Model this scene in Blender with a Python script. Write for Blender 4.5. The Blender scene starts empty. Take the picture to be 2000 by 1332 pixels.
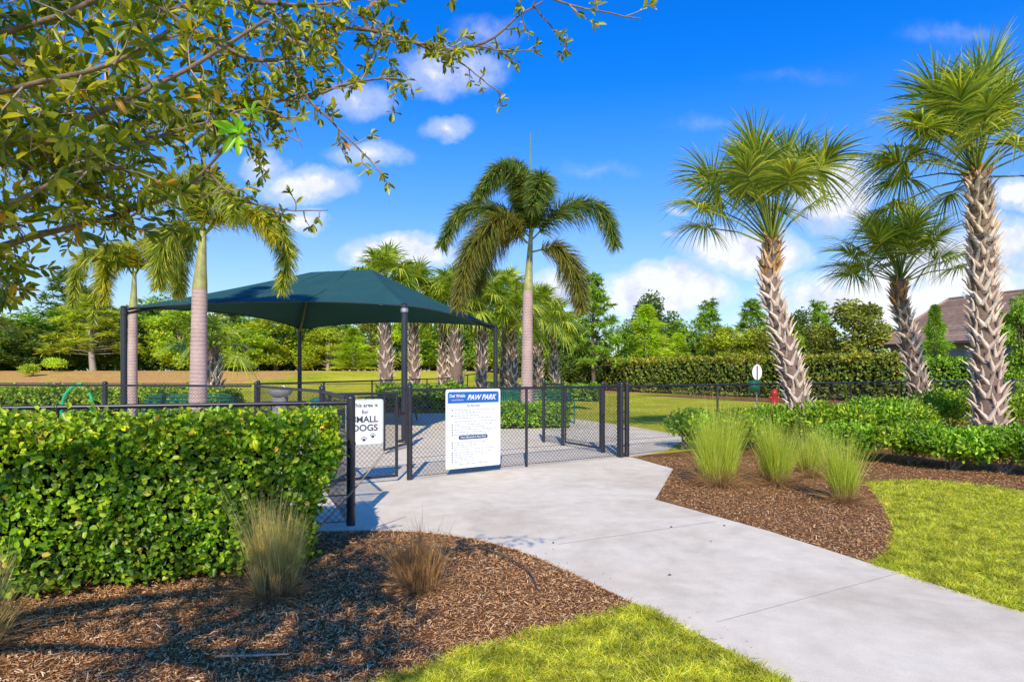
import bpy, math, random
import numpy as np
from mathutils import Vector
from mathutils.geometry import tessellate_polygon
rng = np.random.default_rng(7); random.seed(7)
PI = math.pi
S = bpy.context.scene
COL = S.collection
CAMH, FPX, HOR = 1.5, 1200.0, 727.0

# ------------------------------------------------------------------ helpers
def G(px, py, z=0.0):                      # photo pixel -> point on the ground
    Y = (CAMH - z) * FPX / (py - HOR); return np.array([(px - 1000) / FPX * Y, Y, z])
def A(px, py, Y):                          # photo pixel + distance -> point
    return np.array([(px - 1000) / FPX * Y, Y, CAMH + (HOR - py) / FPX * Y])
def sstep(a, b, x):
    t = np.clip((x - a) / (b - a), 0, 1); return t * t * (3 - 2 * t)
def terrain(x, y):
    x = np.asarray(x, float); y = np.asarray(y, float)
    return -0.012 + 1.62 * sstep(23, 46, y) * (1 - sstep(-3, 6, x)) + 0.25 * sstep(28, 60, y) * sstep(-3, 6, x) * 0.4
def unit(v):
    v = np.asarray(v, float); return v / (np.linalg.norm(v, axis=-1, keepdims=True) + 1e-9)
def randdir(n):
    return unit(rng.normal(size=(n, 3)))

ROOT = {}
class MB:
    def __init__(s): s.v = []; s.f = []; s.n = 0
    def add(s, V, F):
        V = np.asarray(V, float).reshape(-1, 3); F = np.asarray(F, int)
        s.v.append(V); s.f.append(F + s.n); s.n += len(V); return s
    def box(s, c, size, ax=None, taper=1.0):
        sx, sy, sz = np.array(size) / 2
        q = np.array([[-sx,-sy,-sz],[sx,-sy,-sz],[sx,sy,-sz],[-sx,sy,-sz],[-sx*taper,-sy*taper,sz],[sx*taper,-sy*taper,sz],[sx*taper,sy*taper,sz],[-sx*taper,sy*taper,sz]])
        if ax is not None:
            X = unit(np.array(ax, float)); Z = np.array([0,0,1.0])
            if abs(X[2]) > .99: Z = np.array([0,1.0,0])
            Yv = unit(np.cross(Z, X)); Zv = np.cross(X, Yv)
            q = q[:, :1]*X + q[:, 1:2]*Yv + q[:, 2:3]*Zv
        return s.add(q + np.array(c), [[0,3,2,1],[4,5,6,7],[0,1,5,4],[1,2,6,5],[2,3,7,6],[3,0,4,7]])
    def tube(s, P, R, n=8, caps=True):
        P = np.asarray(P, float); m = len(P)
        R = np.full(m, R, float) if np.isscalar(R) else np.asarray(R, float)
        T = unit(np.gradient(P, axis=0))
        ref = np.array([0,0,1.0]) if abs(T[0][2]) < .9 else np.array([1.0,0,0])
        u = unit(np.cross(T[0], ref)); V = []
        a = np.arange(n) * 2*PI/n
        for i in range(m):
            u = unit(u - T[i]*np.dot(u, T[i])); w = np.cross(T[i], u)
            V.append(P[i] + R[i]*(np.cos(a)[:,None]*u + np.sin(a)[:,None]*w))
        V = np.concatenate(V); F = []
        for i in range(m-1):
            for k in range(n):
                F.append([i*n+k, i*n+(k+1)%n, (i+1)*n+(k+1)%n, (i+1)*n+k])
        s.add(V, F)
        if caps:
            for i in (0, m-1):
                c = s.n; ring = V[i*n:(i+1)*n]
                s.add(np.vstack([ring, P[i]]), [[k, (k+1)%n, n] if i else [(k+1)%n, k, n] for k in range(n)])
        return s
    def bar(s, a, b, r, n=8): return s.tube([a, b], r, n)
    def poly(s, P, z0=None, z1=0.0):       # flat polygon, optional sides down to z0
        P = [tuple(p[:2]) for p in P]
        area = sum(P[i][0]*P[(i+1)%len(P)][1]-P[(i+1)%len(P)][0]*P[i][1] for i in range(len(P)))
        if area < 0: P = P[::-1]
        T = tessellate_polygon([[Vector((x, y, 0)) for x, y in P]])
        V = np.array([(x, y, z1) for x, y in P]); F = []
        for t in T:
            a, b, c = [V[i] for i in t]
            F.append(list(t) if np.cross(b-a, c-a)[2] > 0 else list(t)[::-1])
        s.add(V, F)
        if z0 is not None:
            n = len(P); W = np.vstack([V, V*[1,1,0]+[0,0,z0]])
            s.add(W, [[i, i+n, (i+1)%n+n, (i+1)%n][::-1] for i in range(n)][0:n])
        return s

def mk(name, mb, mat, parent=None, smooth=False, world=True):
    V = np.concatenate(mb.v)
    if world and parent is not None: V = V - ROOT[parent.name]
    loops = np.concatenate([f.ravel() for f in mb.f]); tot = np.concatenate([np.full(len(f), f.shape[1]) for f in mb.f])
    me = bpy.data.meshes.new(name)
    me.vertices.add(len(V)); me.vertices.foreach_set('co', V.ravel())
    me.loops.add(len(loops)); me.loops.foreach_set('vertex_index', loops)
    me.polygons.add(len(tot)); st = np.concatenate([[0], np.cumsum(tot)[:-1]])
    me.polygons.foreach_set('loop_start', st); me.polygons.foreach_set('loop_total', tot)
    if smooth: me.polygons.foreach_set('use_smooth', np.ones(len(tot), bool))
    me.materials.append(mat); me.update(calc_edges=True); me.validate()
    o = bpy.data.objects.new(name, me); COL.objects.link(o)
    if parent is not None:
        o.parent = parent; ROOT[o.name] = ROOT[parent.name]
    else: ROOT[o.name] = np.zeros(3)
    return o
def thing(name, label, cat, loc=(0,0,0), rotz=0, group=None):
    o = bpy.data.objects.new(name, None); COL.objects.link(o); o.empty_display_size = .2
    o.location = loc; o.rotation_euler = (0,0,rotz); o['label'] = label; o['category'] = cat
    if group: o['group'] = group
    ROOT[o.name] = np.array(loc, float); return o
def tag(o, label, cat, group=None, kind=None):
    o['label'] = label; o['category'] = cat
    if group: o['group'] = group
    if kind: o['kind'] = kind
    return o
def struct(o, label=None):
    o['kind'] = 'structure'
    if label: o['label'] = label; o['category'] = o.name.split('.')[0].replace('_', ' ')
    return o
def dup(root, loc, rotz, scale, label, group=None):
    r = root.copy(); COL.objects.link(r); r.location = loc; r.rotation_euler = (0,0,rotz); r.scale = scale; r['label'] = label
    if group: r['group'] = group
    for ch in list(root.children):
        c = ch.copy(); COL.objects.link(c); c.parent = r
    return r

def leaves(mb, P, D, N, L, W, fold=.25):   # rounded leaf folded on its midrib
    P = np.asarray(P); n = len(P); D = unit(D); Sd = unit(np.cross(D, N)); N = np.cross(Sd, D)
    L = np.broadcast_to(L, (n,))[:,None]; W = np.broadcast_to(W, (n,))[:,None]
    up = N*W*fold
    V = np.stack([P, P+D*L*.3+Sd*W*.42+up*.8, P+D*L*.72+Sd*W*.46+up, P+D*L-N*L*.08, P+D*L*.72-Sd*W*.46+up, P+D*L*.3-Sd*W*.42+up*.8], 1)
    b = np.arange(n)[:,None]*6
    F = np.concatenate([b+np.array([0,3,2,1]), b+np.array([0,5,4,3])])
    return mb.add(V.reshape(-1,3), F)
def strips(mb, P, D, droop, L, W, seg=3, side=None, tip=.08):
    P = np.asarray(P, float); n = len(P); D = unit(D)
    if side is None: side = unit(np.cross(D, randdir(n)))
    L = np.broadcast_to(L, (n,))[:,None]; W = np.broadcast_to(W, (n,))[:,None]; droop = np.broadcast_to(np.asarray(droop, float), (n,3))
    V = []
    for k in range(seg+1):
        t = k/seg; w = W*(.5*(1-t)**.7+tip*.5) if t > .3 else W*.5*(.7+t)
        c = P + D*L*t + droop*L*t*t
        V += [c-side*w, c+side*w]
    V = np.stack(V, 1); b = np.arange(n)[:,None]*(2*(seg+1))
    F = np.concatenate([b+np.array([2*k, 2*k+1, 2*k+3, 2*k+2]) for k in range(seg)])
    return mb.add(V.reshape(-1,3), F)
def inside(P, poly):
    x, y = P[:,0], P[:,1]; r = np.zeros(len(P), bool); n = len(poly)
    for i in range(n):
        x0, y0 = poly[i][:2]; x1, y1 = poly[(i+1)%n][:2]
        c = ((y0 > y) != (y1 > y)) & (x < (x1-x0)*(y-y0)/((y1-y0) or 1e-9)+x0); r ^= c
    return r
def scatter(poly, n, ybias=0):
    pl = np.array([p[:2] for p in poly]); lo, hi = pl.min(0), pl.max(0); out = []; c = 0
    while c < n:
        q = rng.random((n*2, 2)); q[:,1] = q[:,1]**(1+ybias); q = lo+q*(hi-lo); q = q[inside(q, poly)]; out.append(q); c += len(q)
    return np.concatenate(out)[:n]
def bez(a, b, c, n):
    t = np.linspace(0,1,n)[:,None]; a, b, c = map(np.array, (a,b,c))
    return (1-t)**2*a + 2*t*(1-t)*b + t*t*c
def spline(P, n):
    P = np.asarray(P, float); m = len(P); d = np.concatenate([[0], np.cumsum(np.linalg.norm(np.diff(P, axis=0), axis=1))])
    T = np.gradient(P, d, axis=0) if m > 2 else np.repeat([(P[1]-P[0])/d[1]], 2, 0)
    out = []
    for s in np.linspace(0, d[-1], n):
        i = min(max(np.searchsorted(d, s)-1, 0), m-2); h = d[i+1]-d[i]; t = (s-d[i])/h
        out.append((2*t**3-3*t*t+1)*P[i]+(t**3-2*t*t+t)*h*T[i]+(-2*t**3+3*t*t)*P[i+1]+(t**3-t*t)*h*T[i+1])
    return np.array(out)

# ------------------------------------------------------------------ materials
def base(name):
    m = bpy.data.materials.new(name); m.use_nodes = True; nt = m.node_tree; nt.nodes.clear()
    out = nt.nodes.new('ShaderNodeOutputMaterial'); b = nt.nodes.new('ShaderNodeBsdfPrincipled')
    nt.links.new(b.outputs[0], out.inputs[0]); return m, nt, b, out
def ramp(nt, cols, fac, interp='LINEAR'):
    r = nt.nodes.new('ShaderNodeValToRGB'); e = r.color_ramp.elements; r.color_ramp.interpolation = interp
    for i, (p, c) in enumerate(cols):
        q = e[i] if i < 2 else e.new(p); q.position = p; q.color = (*c, 1)
    nt.links.new(fac, r.inputs[0]); return r.outputs[0]
def noise(nt, scale, detail=4, rough=.6, co=None, dist=0):
    n = nt.nodes.new('ShaderNodeTexNoise'); n.inputs['Scale'].default_value = scale; n.inputs['Detail'].default_value = detail
    n.inputs['Roughness'].default_value = rough; n.inputs['Distortion'].default_value = dist
    if co is None: co = geo(nt)
    nt.links.new(co, n.inputs['Vector']); return n.outputs[0]
def geo(nt):
    g = nt.nodes.new('ShaderNodeNewGeometry'); return g.outputs['Position']
def mixc(nt, f, a, b, mode='MIX'):
    m = nt.nodes.new('ShaderNodeMix'); m.data_type = 'RGBA'; m.blend_type = mode
    for s, v in ((m.inputs[0], f), (m.inputs[6], a), (m.inputs[7], b)):
        if hasattr(v, 'links'): nt.links.new(v, s)
        else: s.default_value = v if not isinstance(v, tuple) else (*v, 1)
    return m.outputs[2]
def math_(nt, op, a, b=0.0, c=0.0, clamp=False):
    m = nt.nodes.new('ShaderNodeMath'); m.operation = op; m.use_clamp = clamp
    for s, v in zip(m.inputs, (a, b, c)):
        if hasattr(v, 'links'): nt.links.new(v, s)
        else: s.default_value = v
    return m.outputs[0]
def bump(nt, b, h, strength=.5, dist=.01):
    n = nt.nodes.new('ShaderNodeBump'); n.inputs['Strength'].default_value = strength; n.inputs['Distance'].default_value = dist
    nt.links.new(h, n.inputs['Height']); nt.links.new(n.outputs[0], b.inputs['Normal'])
def M_leaf(name, cols, trans=.35, rough=.5, spec=.35, tcol=None, clump=0.0, cscale=1.5, gain=1.4, top=None, base_tan=None):
    m, nt, b, out = base(name)
    g = nt.nodes.new('ShaderNodeNewGeometry'); c = ramp(nt, [(p, tuple(min(.8, x*k*gain) for x, k in zip(q, (1.17,1.05,.8)))) for p, q in cols], g.outputs['Random Per Island'])
    if clump:
        nz = ramp(nt, [(.35,(1-clump,)*3),(.65,(1+clump*.6,)*3)], noise(nt, cscale, 2))
        c = mixc(nt, 1.0, c, nz, 'MULTIPLY')
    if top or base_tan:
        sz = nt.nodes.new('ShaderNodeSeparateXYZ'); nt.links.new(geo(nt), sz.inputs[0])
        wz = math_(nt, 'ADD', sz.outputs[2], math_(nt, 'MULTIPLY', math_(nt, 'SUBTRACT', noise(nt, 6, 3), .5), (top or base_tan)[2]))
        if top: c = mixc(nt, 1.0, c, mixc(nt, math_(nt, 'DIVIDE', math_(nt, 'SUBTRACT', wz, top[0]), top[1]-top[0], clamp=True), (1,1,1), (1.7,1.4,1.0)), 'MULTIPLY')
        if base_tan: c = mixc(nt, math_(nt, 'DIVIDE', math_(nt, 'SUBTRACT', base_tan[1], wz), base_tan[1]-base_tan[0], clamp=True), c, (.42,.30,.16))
    nt.links.new(c, b.inputs['Base Color']); b.inputs['Roughness'].default_value = rough; b.inputs['Specular IOR Level'].default_value = spec
    t = nt.nodes.new('ShaderNodeBsdfTranslucent'); mx = nt.nodes.new('ShaderNodeMixShader'); mx.inputs[0].default_value = trans
    ct = mixc(nt, 1.0, c, tcol or (1.5, 1.35, .5), 'MULTIPLY'); nt.links.new(ct, t.inputs[0])
    nt.links.new(b.outputs[0], mx.inputs[1]); nt.links.new(t.outputs[0], mx.inputs[2]); nt.links.new(mx.outputs[0], out.inputs[0])
    return m
def M_solid(name, col, rough=.5, metal=0, var=.15, scale=8, spec=.5, bmp=0):
    m, nt, b, out = base(name)
    n = noise(nt, scale, 5); c = ramp(nt, [(.3, tuple(x*(1-var) for x in col)), (.7, tuple(min(1, x*(1+var)) for x in col))], n)
    nt.links.new(c, b.inputs['Base Color']); b.inputs['Roughness'].default_value = rough; b.inputs['Metallic'].default_value = metal
    b.inputs['Specular IOR Level'].default_value = spec
    if bmp: bump(nt, b, n, bmp, .01)
    return m
def M_isl(name, cols, rough=.9, nscale=30, spec=.2):
    m, nt, b, out = base(name); g = nt.nodes.new('ShaderNodeNewGeometry'); c = ramp(nt, cols, g.outputs['Random Per Island'])
    c = mixc(nt, 1.0, c, ramp(nt, [(.3,(.75,.75,.75)),(.7,(1.15,1.15,1.15))], noise(nt, nscale)), 'MULTIPLY')
    nt.links.new(c, b.inputs['Base Color']); b.inputs['Roughness'].default_value = rough; b.inputs['Specular IOR Level'].default_value = spec
    return m

HEDGE = M_leaf('hedge_leaf', [(0,(.045,.10,.012)),(.45,(.10,.20,.014)),(.8,(.19,.31,.02)),(1,(.32,.38,.03))], .38, .36, .45, clump=.3, cscale=3, gain=1.9)
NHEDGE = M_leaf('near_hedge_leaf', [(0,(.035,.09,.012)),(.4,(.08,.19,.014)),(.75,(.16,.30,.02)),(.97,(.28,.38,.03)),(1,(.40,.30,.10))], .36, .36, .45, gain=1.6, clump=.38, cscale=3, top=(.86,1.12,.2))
SHRUB = M_leaf('shrub_leaf', [(0,(.04,.11,.012)),(.5,(.09,.22,.015)),(1,(.24,.36,.03))], .38, .38, .45, clump=.3, cscale=2, gain=1.9)
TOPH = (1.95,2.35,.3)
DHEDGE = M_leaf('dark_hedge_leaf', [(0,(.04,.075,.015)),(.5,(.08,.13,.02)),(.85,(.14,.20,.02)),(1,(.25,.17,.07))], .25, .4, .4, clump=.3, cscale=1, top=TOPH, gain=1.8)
OAK = M_leaf('oak_leaf', [(0,(.04,.075,.015)),(.35,(.085,.13,.018)),(.72,(.18,.22,.022)),(.95,(.36,.35,.04)),(.985,(.40,.22,.04)),(1,(.28,.09,.03))], .52, .33, .5, clump=.25, cscale=5, gain=2.0)
FRESH = M_leaf('fresh_leaf', [(0,(.16,.42,.02)),(1,(.28,.55,.03))], .45, .3, .5)
FOX = M_leaf('foxtail_leaflet', [(0,(.02,.055,.02)),(.5,(.055,.105,.03)),(.85,(.13,.18,.035)),(1,(.25,.26,.05))], .36, .4, .45, gain=1.9)
FOXL = M_leaf('light_foxtail_leaflet', [(0,(.05,.10,.02)),(.5,(.13,.19,.03)),(1,(.32,.34,.05))], .42, .4, .45, gain=1.9)
FOXO = M_leaf('olive_leaflet', [(0,(.06,.075,.02)),(.5,(.11,.15,.03)),(1,(.25,.22,.05))], .3, .45, .4)
FOXY = M_leaf('yellow_leaflet', [(0,(.12,.17,.02)),(.5,(.26,.3,.02)),(1,(.42,.40,.03))], .4, .45, .4)
SAB = M_leaf('fan_leaf', [(0,(.04,.08,.025)),(.45,(.10,.16,.035)),(.8,(.22,.28,.045)),(1,(.42,.42,.09))], .42, .33, .5, gain=2.0)
SABF = M_leaf('far_fan_leaf', [(0,(.06,.11,.02)),(.5,(.14,.22,.03)),(1,(.28,.34,.05))], .35, .4, .4, gain=1.9)
PETI = M_isl('petiole_green', [(0,(.12,.2,.03)),(1,(.3,.33,.06))], .5)
BOOT = M_isl('palm_boot', [(0,(.46,.34,.26)),(.4,(.68,.53,.42)),(.8,(.80,.67,.55)),(1,(.56,.41,.30))], .9, 18)
BOOTY = M_isl('young_palm_boot', [(0,(.34,.17,.06)),(.5,(.55,.31,.12)),(1,(.62,.45,.25))], .85, 18)
CORE = M_solid('palm_core', (.20,.14,.105), .95, 0, .3, 20)
BARK = M_solid('oak_bark', (.20,.15,.115), .95, 0, .35, 40, .2, .8)
TWIG = M_solid('pale_twig', (.34,.27,.22), .9, 0, .3, 30, .2, .4)
DBARK = M_solid('dark_bark', (.12,.09,.07), .95, 0, .3, 12, .2, .6)
PBARK = M_solid('pale_bark', (.36,.31,.26), .95, 0, .25, 8, .2, .5)
TREEM = {
 'mid': M_leaf('tree_leaf_mid', [(0,(.035,.08,.012)),(.5,(.075,.15,.015)),(1,(.15,.24,.025))], .35, .5, .3, clump=.35, cscale=.7, gain=2.7),
 'bright': M_leaf('tree_leaf_bright', [(0,(.07,.13,.015)),(.5,(.14,.24,.018)),(1,(.26,.34,.03))], .4, .5, .3, clump=.35, cscale=.7, gain=2.7),
 'yellow': M_leaf('tree_leaf_yellow', [(0,(.08,.13,.015)),(.5,(.17,.235,.018)),(1,(.28,.33,.03))], .4, .5, .3, clump=.3, cscale=.7, gain=2.3),
 'dark': M_leaf('tree_leaf_dark', [(0,(.02,.045,.012)),(.5,(.04,.08,.015)),(1,(.08,.12,.025))], .3, .5, .3, clump=.35, cscale=.7, gain=2.7),
 'olive': M_leaf('tree_leaf_olive', [(0,(.045,.065,.015)),(.5,(.09,.12,.022)),(1,(.17,.19,.035))], .3, .5, .3, clump=.35, cscale=.7, gain=2.7)}
MUHLY = M_leaf('muhly_blade', [(0,(.12,.21,.03)),(.45,(.23,.33,.045)),(.8,(.38,.42,.09)),(1,(.55,.45,.24))], .45, .5, .3, base_tan=(.04,.26,.2), gain=1.7)
MUHLYS = M_leaf('tan_blade', [(0,(.12,.14,.04)),(.4,(.26,.24,.10)),(.8,(.42,.34,.17)),(1,(.5,.4,.24))], .35, .6, .2, base_tan=(.05,.3,.2), gain=1.8)
MUHLYD = M_leaf('dry_blade', [(0,(.10,.06,.035)),(.5,(.22,.14,.08)),(1,(.36,.25,.15))], .2, .8, .1)
TURF = M_leaf('turf_blade', [(0,(.09,.16,.015)),(.3,(.21,.29,.02)),(.65,(.42,.44,.04)),(.86,(.58,.52,.09)),(1,(.60,.46,.2))], .42, .45, .35, clump=.35, cscale=6, gain=1.6)
CHIP = M_isl('mulch_chip', [(0,(.17,.06,.02)),(.35,(.50,.235,.09)),(.7,(.76,.42,.18)),(.92,(.80,.55,.30)),(1,(.80,.64,.42))], .95, 60)
BLACK = M_solid('black_vinyl_coat', (.022,.022,.03), .38, 0, .2, 15, .6)
WIRE = M_solid('black_mesh_wire', (.03,.03,.035), .45, 0, .2, 30, .5)
STEELB = M_solid('dark_steel_post', (.025,.027,.035), .35, 0, .2, 10, .6)
GREENM = M_solid('green_bench_coat', (.01,.12,.07), .4, 0, .2, 10)
GREENH = M_solid('bright_green_hoop', (.02,.5,.18), .4, 0, .1, 10)
TEAL = M_solid('teal_bin', (.015,.17,.16), .45, 0, .15, 10)
GREYP = M_solid('grey_fountain', (.30,.29,.28), .5, .0, .1, 20)
REDP = M_solid('red_hydrant_paint', (.5,.03,.03), .4)
WHITE = M_solid('white_sign', (.80,.81,.82), .4, 0, .02, 4)
BLUE = M_solid('sign_blue', (.012,.13,.46), .4, 0, .05, 4)
NAVY = M_solid('sign_navy', (.02,.07,.16), .4, 0, .05, 4)
INK = M_solid('sign_ink', (.06,.07,.08), .5, 0, .05, 4)
GREYINK = M_solid('sign_grey_ink', (.42,.44,.47), .5, 0, .05, 4)
ALU = M_solid('sign_border', (.38,.47,.44), .4, 0, .05, 4)
REDI = M_solid('sign_red', (.6,.06,.08), .5)
GALV = M_solid('galvanised', (.5,.5,.52), .35, .8, .1, 20)
PINK = None

def M_concrete():
    m, nt, b, out = base('concrete'); p = geo(nt)
    n1 = noise(nt, .9, 6, .65, p, .6); n2 = noise(nt, 5, 6, .6, p); n3 = noise(nt, 90, 4, .7, p)
    c = ramp(nt, [(.3,(.66,.575,.42)),(.5,(.79,.70,.525)),(.72,(.84,.76,.585))], n1)
    c = mixc(nt, .6, c, ramp(nt, [(.3,(.8,.79,.78)),(.7,(1.1,1.1,1.1))], n2), 'MULTIPLY')
    c = mixc(nt, .35, c, ramp(nt, [(.35,(.75,.74,.73)),(.65,(1.15,1.15,1.15))], n3), 'MULTIPLY')
    st = nt.nodes.new('ShaderNodeTexNoise'); st.inputs['Scale'].default_value = .5; st.inputs['Detail'].default_value = 3
    mp = nt.nodes.new('ShaderNodeMapping'); mp.inputs['Rotation'].default_value = (0,0,.6); mp.inputs['Scale'].default_value = (.6,3,1)
    nt.links.new(p, mp.inputs[0]); nt.links.new(mp.outputs[0], st.inputs['Vector'])
    c = mixc(nt, .5, c, ramp(nt, [(.4,(1,.95,.93)),(.6,(1.05,1.05,1.06))], st.outputs[0]), 'MULTIPLY')
    nt.links.new(c, b.inputs['Base Color']); b.inputs['Roughness'].default_value = .85; b.inputs['Specular IOR Level'].default_value = .25
    bm = nt.nodes.new('ShaderNodeTexNoise'); bm.inputs['Scale'].default_value = 40; bm.inputs['Detail'].default_value = 3
    m2 = nt.nodes.new('ShaderNodeMapping'); m2.inputs['Rotation'].default_value = (0,0,-.45); m2.inputs['Scale'].default_value = (.12,5,1); nt.links.new(p, m2.inputs[0]); nt.links.new(m2.outputs[0], bm.inputs['Vector'])
    h = math_(nt, 'ADD', math_(nt, 'ADD', math_(nt, 'MULTIPLY', n3, .5), n2), math_(nt, 'MULTIPLY', bm.outputs[0], .8)); bump(nt, b, h, .4, .004); return m
CONC = M_concrete()
JOINT = M_solid('joint_groove', (.44,.42,.40), .95)
def M_mulch():
    m, nt, b, out = base('mulch'); p = geo(nt)
    v = nt.nodes.new('ShaderNodeTexVoronoi'); v.inputs['Scale'].default_value = 55
    mp = nt.nodes.new('ShaderNodeMapping'); mp.inputs['Scale'].default_value = (1,.45,1); nt.links.new(p, mp.inputs[0])
    n = noise(nt, 4, 4, .6, p); d = nt.nodes.new('ShaderNodeVectorMath'); d.operation = 'ADD'
    nn = nt.nodes.new('ShaderNodeTexNoise'); nn.inputs['Scale'].default_value = 20; nt.links.new(p, nn.inputs['Vector'])
    nt.links.new(mp.outputs[0], d.inputs[0]); nt.links.new(nn.outputs[1], d.inputs[1]); nt.links.new(d.outputs[0], v.inputs['Vector'])
    c = ramp(nt, [(0,(.11,.045,.018)),(.35,(.33,.145,.05)),(.7,(.52,.25,.09)),(1,(.7,.40,.18))], v.outputs['Color'])
    c = mixc(nt, .8, c, ramp(nt, [(.35,(.6,.55,.5)),(.65,(1.15,1.1,1.05))], n), 'MULTIPLY')
    nt.links.new(c, b.inputs['Base Color']); b.inputs['Roughness'].default_value = .95; b.inputs['Specular IOR Level'].default_value = .15
    bump(nt, b, math_(nt, 'ADD', v.outputs['Distance'], noise(nt, 60, 4, .7, p)), .9, .02); return m
MULCH = M_mulch()
def M_ground():
    m, nt, b, out = base('lawn_ground'); p = geo(nt); sp = nt.nodes.new('ShaderNodeSeparateXYZ'); nt.links.new(p, sp.inputs[0])
    n1 = noise(nt, .35, 5, .6, p); n2 = noise(nt, 6, 5, .7, p); n3 = noise(nt, 45, 4, .7, p)
    g = ramp(nt, [(.3,(.32,.36,.02)),(.5,(.54,.54,.03)),(.7,(.74,.64,.07))], n1)
    g = mixc(nt, .8, g, ramp(nt, [(.3,(.6,.65,.55)),(.7,(1.3,1.2,1.2))], n2), 'MULTIPLY')
    g = mixc(nt, .7, g, ramp(nt, [(.3,(.5,.55,.5)),(.7,(1.4,1.35,1.2))], n3), 'MULTIPLY')
    o = ramp(nt, [(.3,(.45,.20,.07)),(.6,(.70,.36,.13)),(.75,(.74,.50,.14))], n2)
    a = math_(nt, 'DIVIDE', math_(nt, 'SUBTRACT', -9.0, sp.outputs[0]), 9.0, clamp=True)          # left side of the berm
    a2 = math_(nt, 'DIVIDE', math_(nt, 'SUBTRACT', sp.outputs[1], 30.0), 8.0, clamp=True)
    f = math_(nt, 'MULTIPLY', a, a2)
    r2 = math_(nt, 'MULTIPLY', math_(nt, 'DIVIDE', math_(nt, 'SUBTRACT', sp.outputs[1], 41.0), 3.0, clamp=True), .75)
    f = math_(nt, 'MAXIMUM', f, r2)
    f = math_(nt, 'ADD', math_(nt, 'MULTIPLY', f, 1.5), math_(nt, 'SUBTRACT', n1, 1.0), clamp=True)
    f = math_(nt, 'MULTIPLY', f, 2.0, clamp=True)
    o = mixc(nt, ramp(nt, [(.48,(0,0,0)),(.62,(.7,.7,.7))], noise(nt, .9, 5, .7, p)), o, g)
    c = mixc(nt, f, g, o); nt.links.new(c, b.inputs['Base Color']); b.inputs['Roughness'].default_value = .95; b.inputs['Specular IOR Level'].default_value = .1
    bump(nt, b, n3, .8, .03); return m
GROUND = M_ground()
def M_ringed(name, c1, c2, c3):
    m, nt, b, out = base(name); p = geo(nt); sp = nt.nodes.new('ShaderNodeSeparateXYZ'); nt.links.new(p, sp.inputs[0])
    n = noise(nt, 3, 4, .6, p); n2 = noise(nt, 30, 4, .6, p)
    z = math_(nt, 'ADD', math_(nt, 'MULTIPLY', sp.outputs[2], 78.0), math_(nt, 'MULTIPLY', n, 7.0))
    s = math_(nt, 'SINE', z); s = math_(nt, 'POWER', math_(nt, 'MULTIPLY', math_(nt, 'ADD', s, 1.0), .5), 5.0)
    c = mixc(nt, math_(nt, 'MULTIPLY', s, .8), ramp(nt, [(.3, c1), (.7, c2)], n), c3)
    c = mixc(nt, .5, c, ramp(nt, [(.3,(.7,.7,.7)),(.7,(1.2,1.2,1.2))], n2), 'MULTIPLY')
    nt.links.new(c, b.inputs['Base Color']); b.inputs['Roughness'].default_value = .8; bump(nt, b, s, .35, .01); return m
PINKT = M_ringed('ringed_pink_bark', (.36,.24,.21), (.50,.35,.31), (.56,.44,.40))
SHAFT = M_solid('green_crownshaft', (.36,.35,.12), .4, 0, .3, 6)
def M_fabric():
    m, nt, b, out = base('teal_shade_fabric'); p = geo(nt); n = noise(nt, 1.2, 4, .6, p); w = noise(nt, 250, 2, .5, p)
    c = ramp(nt, [(.3,(.016,.072,.070)),(.7,(.023,.093,.090))], n); c = mixc(nt, .3, c, ramp(nt, [(.3,(.7,.7,.7)),(.7,(1.3,1.3,1.3))], w), 'MULTIPLY')
    nt.links.new(c, b.inputs['Base Color']); b.inputs['Roughness'].default_value = .75; b.inputs['Specular IOR Level'].default_value = .3; bump(nt, b, n, .2, .02); return m
FABRIC = M_fabric()
def M_roof():
    return M_isl('roof_tile', [(0,(.25,.155,.10)),(.5,(.34,.22,.15)),(1,(.41,.28,.20))], .85, 3)
ROOFM = M_roof(); WALLM = M_solid('grey_stucco', (.20,.225,.26), .9, 0, .08, 3, .2, .2); FASC = M_solid('dark_fascia', (.08,.06,.055), .6)

# ------------------------------------------------------------------ ground
gx = np.concatenate([[-3000,-1200,-500,-220,-140], np.arange(-100,101,2.0), [140,220,500,1200,3000]])
gy = np.concatenate([[-3000,-1000,-300,-100,-40,-10], np.arange(0,90,2.0), [100,130,200,400,1000,3000]])
XX, YY = np.meshgrid(gx, gy); ZZ = terrain(XX, YY); nx, ny = len(gx), len(gy)
I = np.arange(nx*ny).reshape(ny, nx)
mb = MB().add(np.stack([XX,YY,ZZ],-1).reshape(-1,3), np.stack([I[:-1,:-1],I[:-1,1:],I[1:,1:],I[1:,:-1]],-1).reshape(-1,4))
struct(mk('ground', mb, GROUND, smooth=True), 'yellow green lawn and mulched rise around the dog park')

# concrete path and the slab inside the park (traced on the ground plane)
edgeL = [G(620,1037), G(760,1035), G(830,1038), G(900,1047), G(1000,1070), G(1100,1110), G(1180,1148), G(1260,1187), G(1350,1230), G(1450,1282), G(1550,1335), G(1800,1480), G(2100,1700)]
edgeR = [G(3000,1500), G(2300,1290), G(2000,1196), G(1850,1148), G(1700,1100), G(1500,1036), G(1280,975), G(1315,915), G(1236,893)]
def smoothpts(P, k=6):
    return list(spline(np.array(P), len(P)*k))
PATH = smoothpts(edgeL, 4) + [np.array(p) for p in edgeR]
NP = np.array([-1.585,6.04,0]); GA = np.array([-2.45,8.0,0]); GB = np.array([-1.46,8.57,0]); MP = np.array([.23,9.78,0]); RP = np.array([2.0,10.9,0])
LP = np.array([-9.0, 3.7, 0]); LF = NP + (LP-NP)
path_poly = PATH + [RP+[.05,.0,0], GB, GA, NP+[-.35,-.12,0]]
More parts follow.
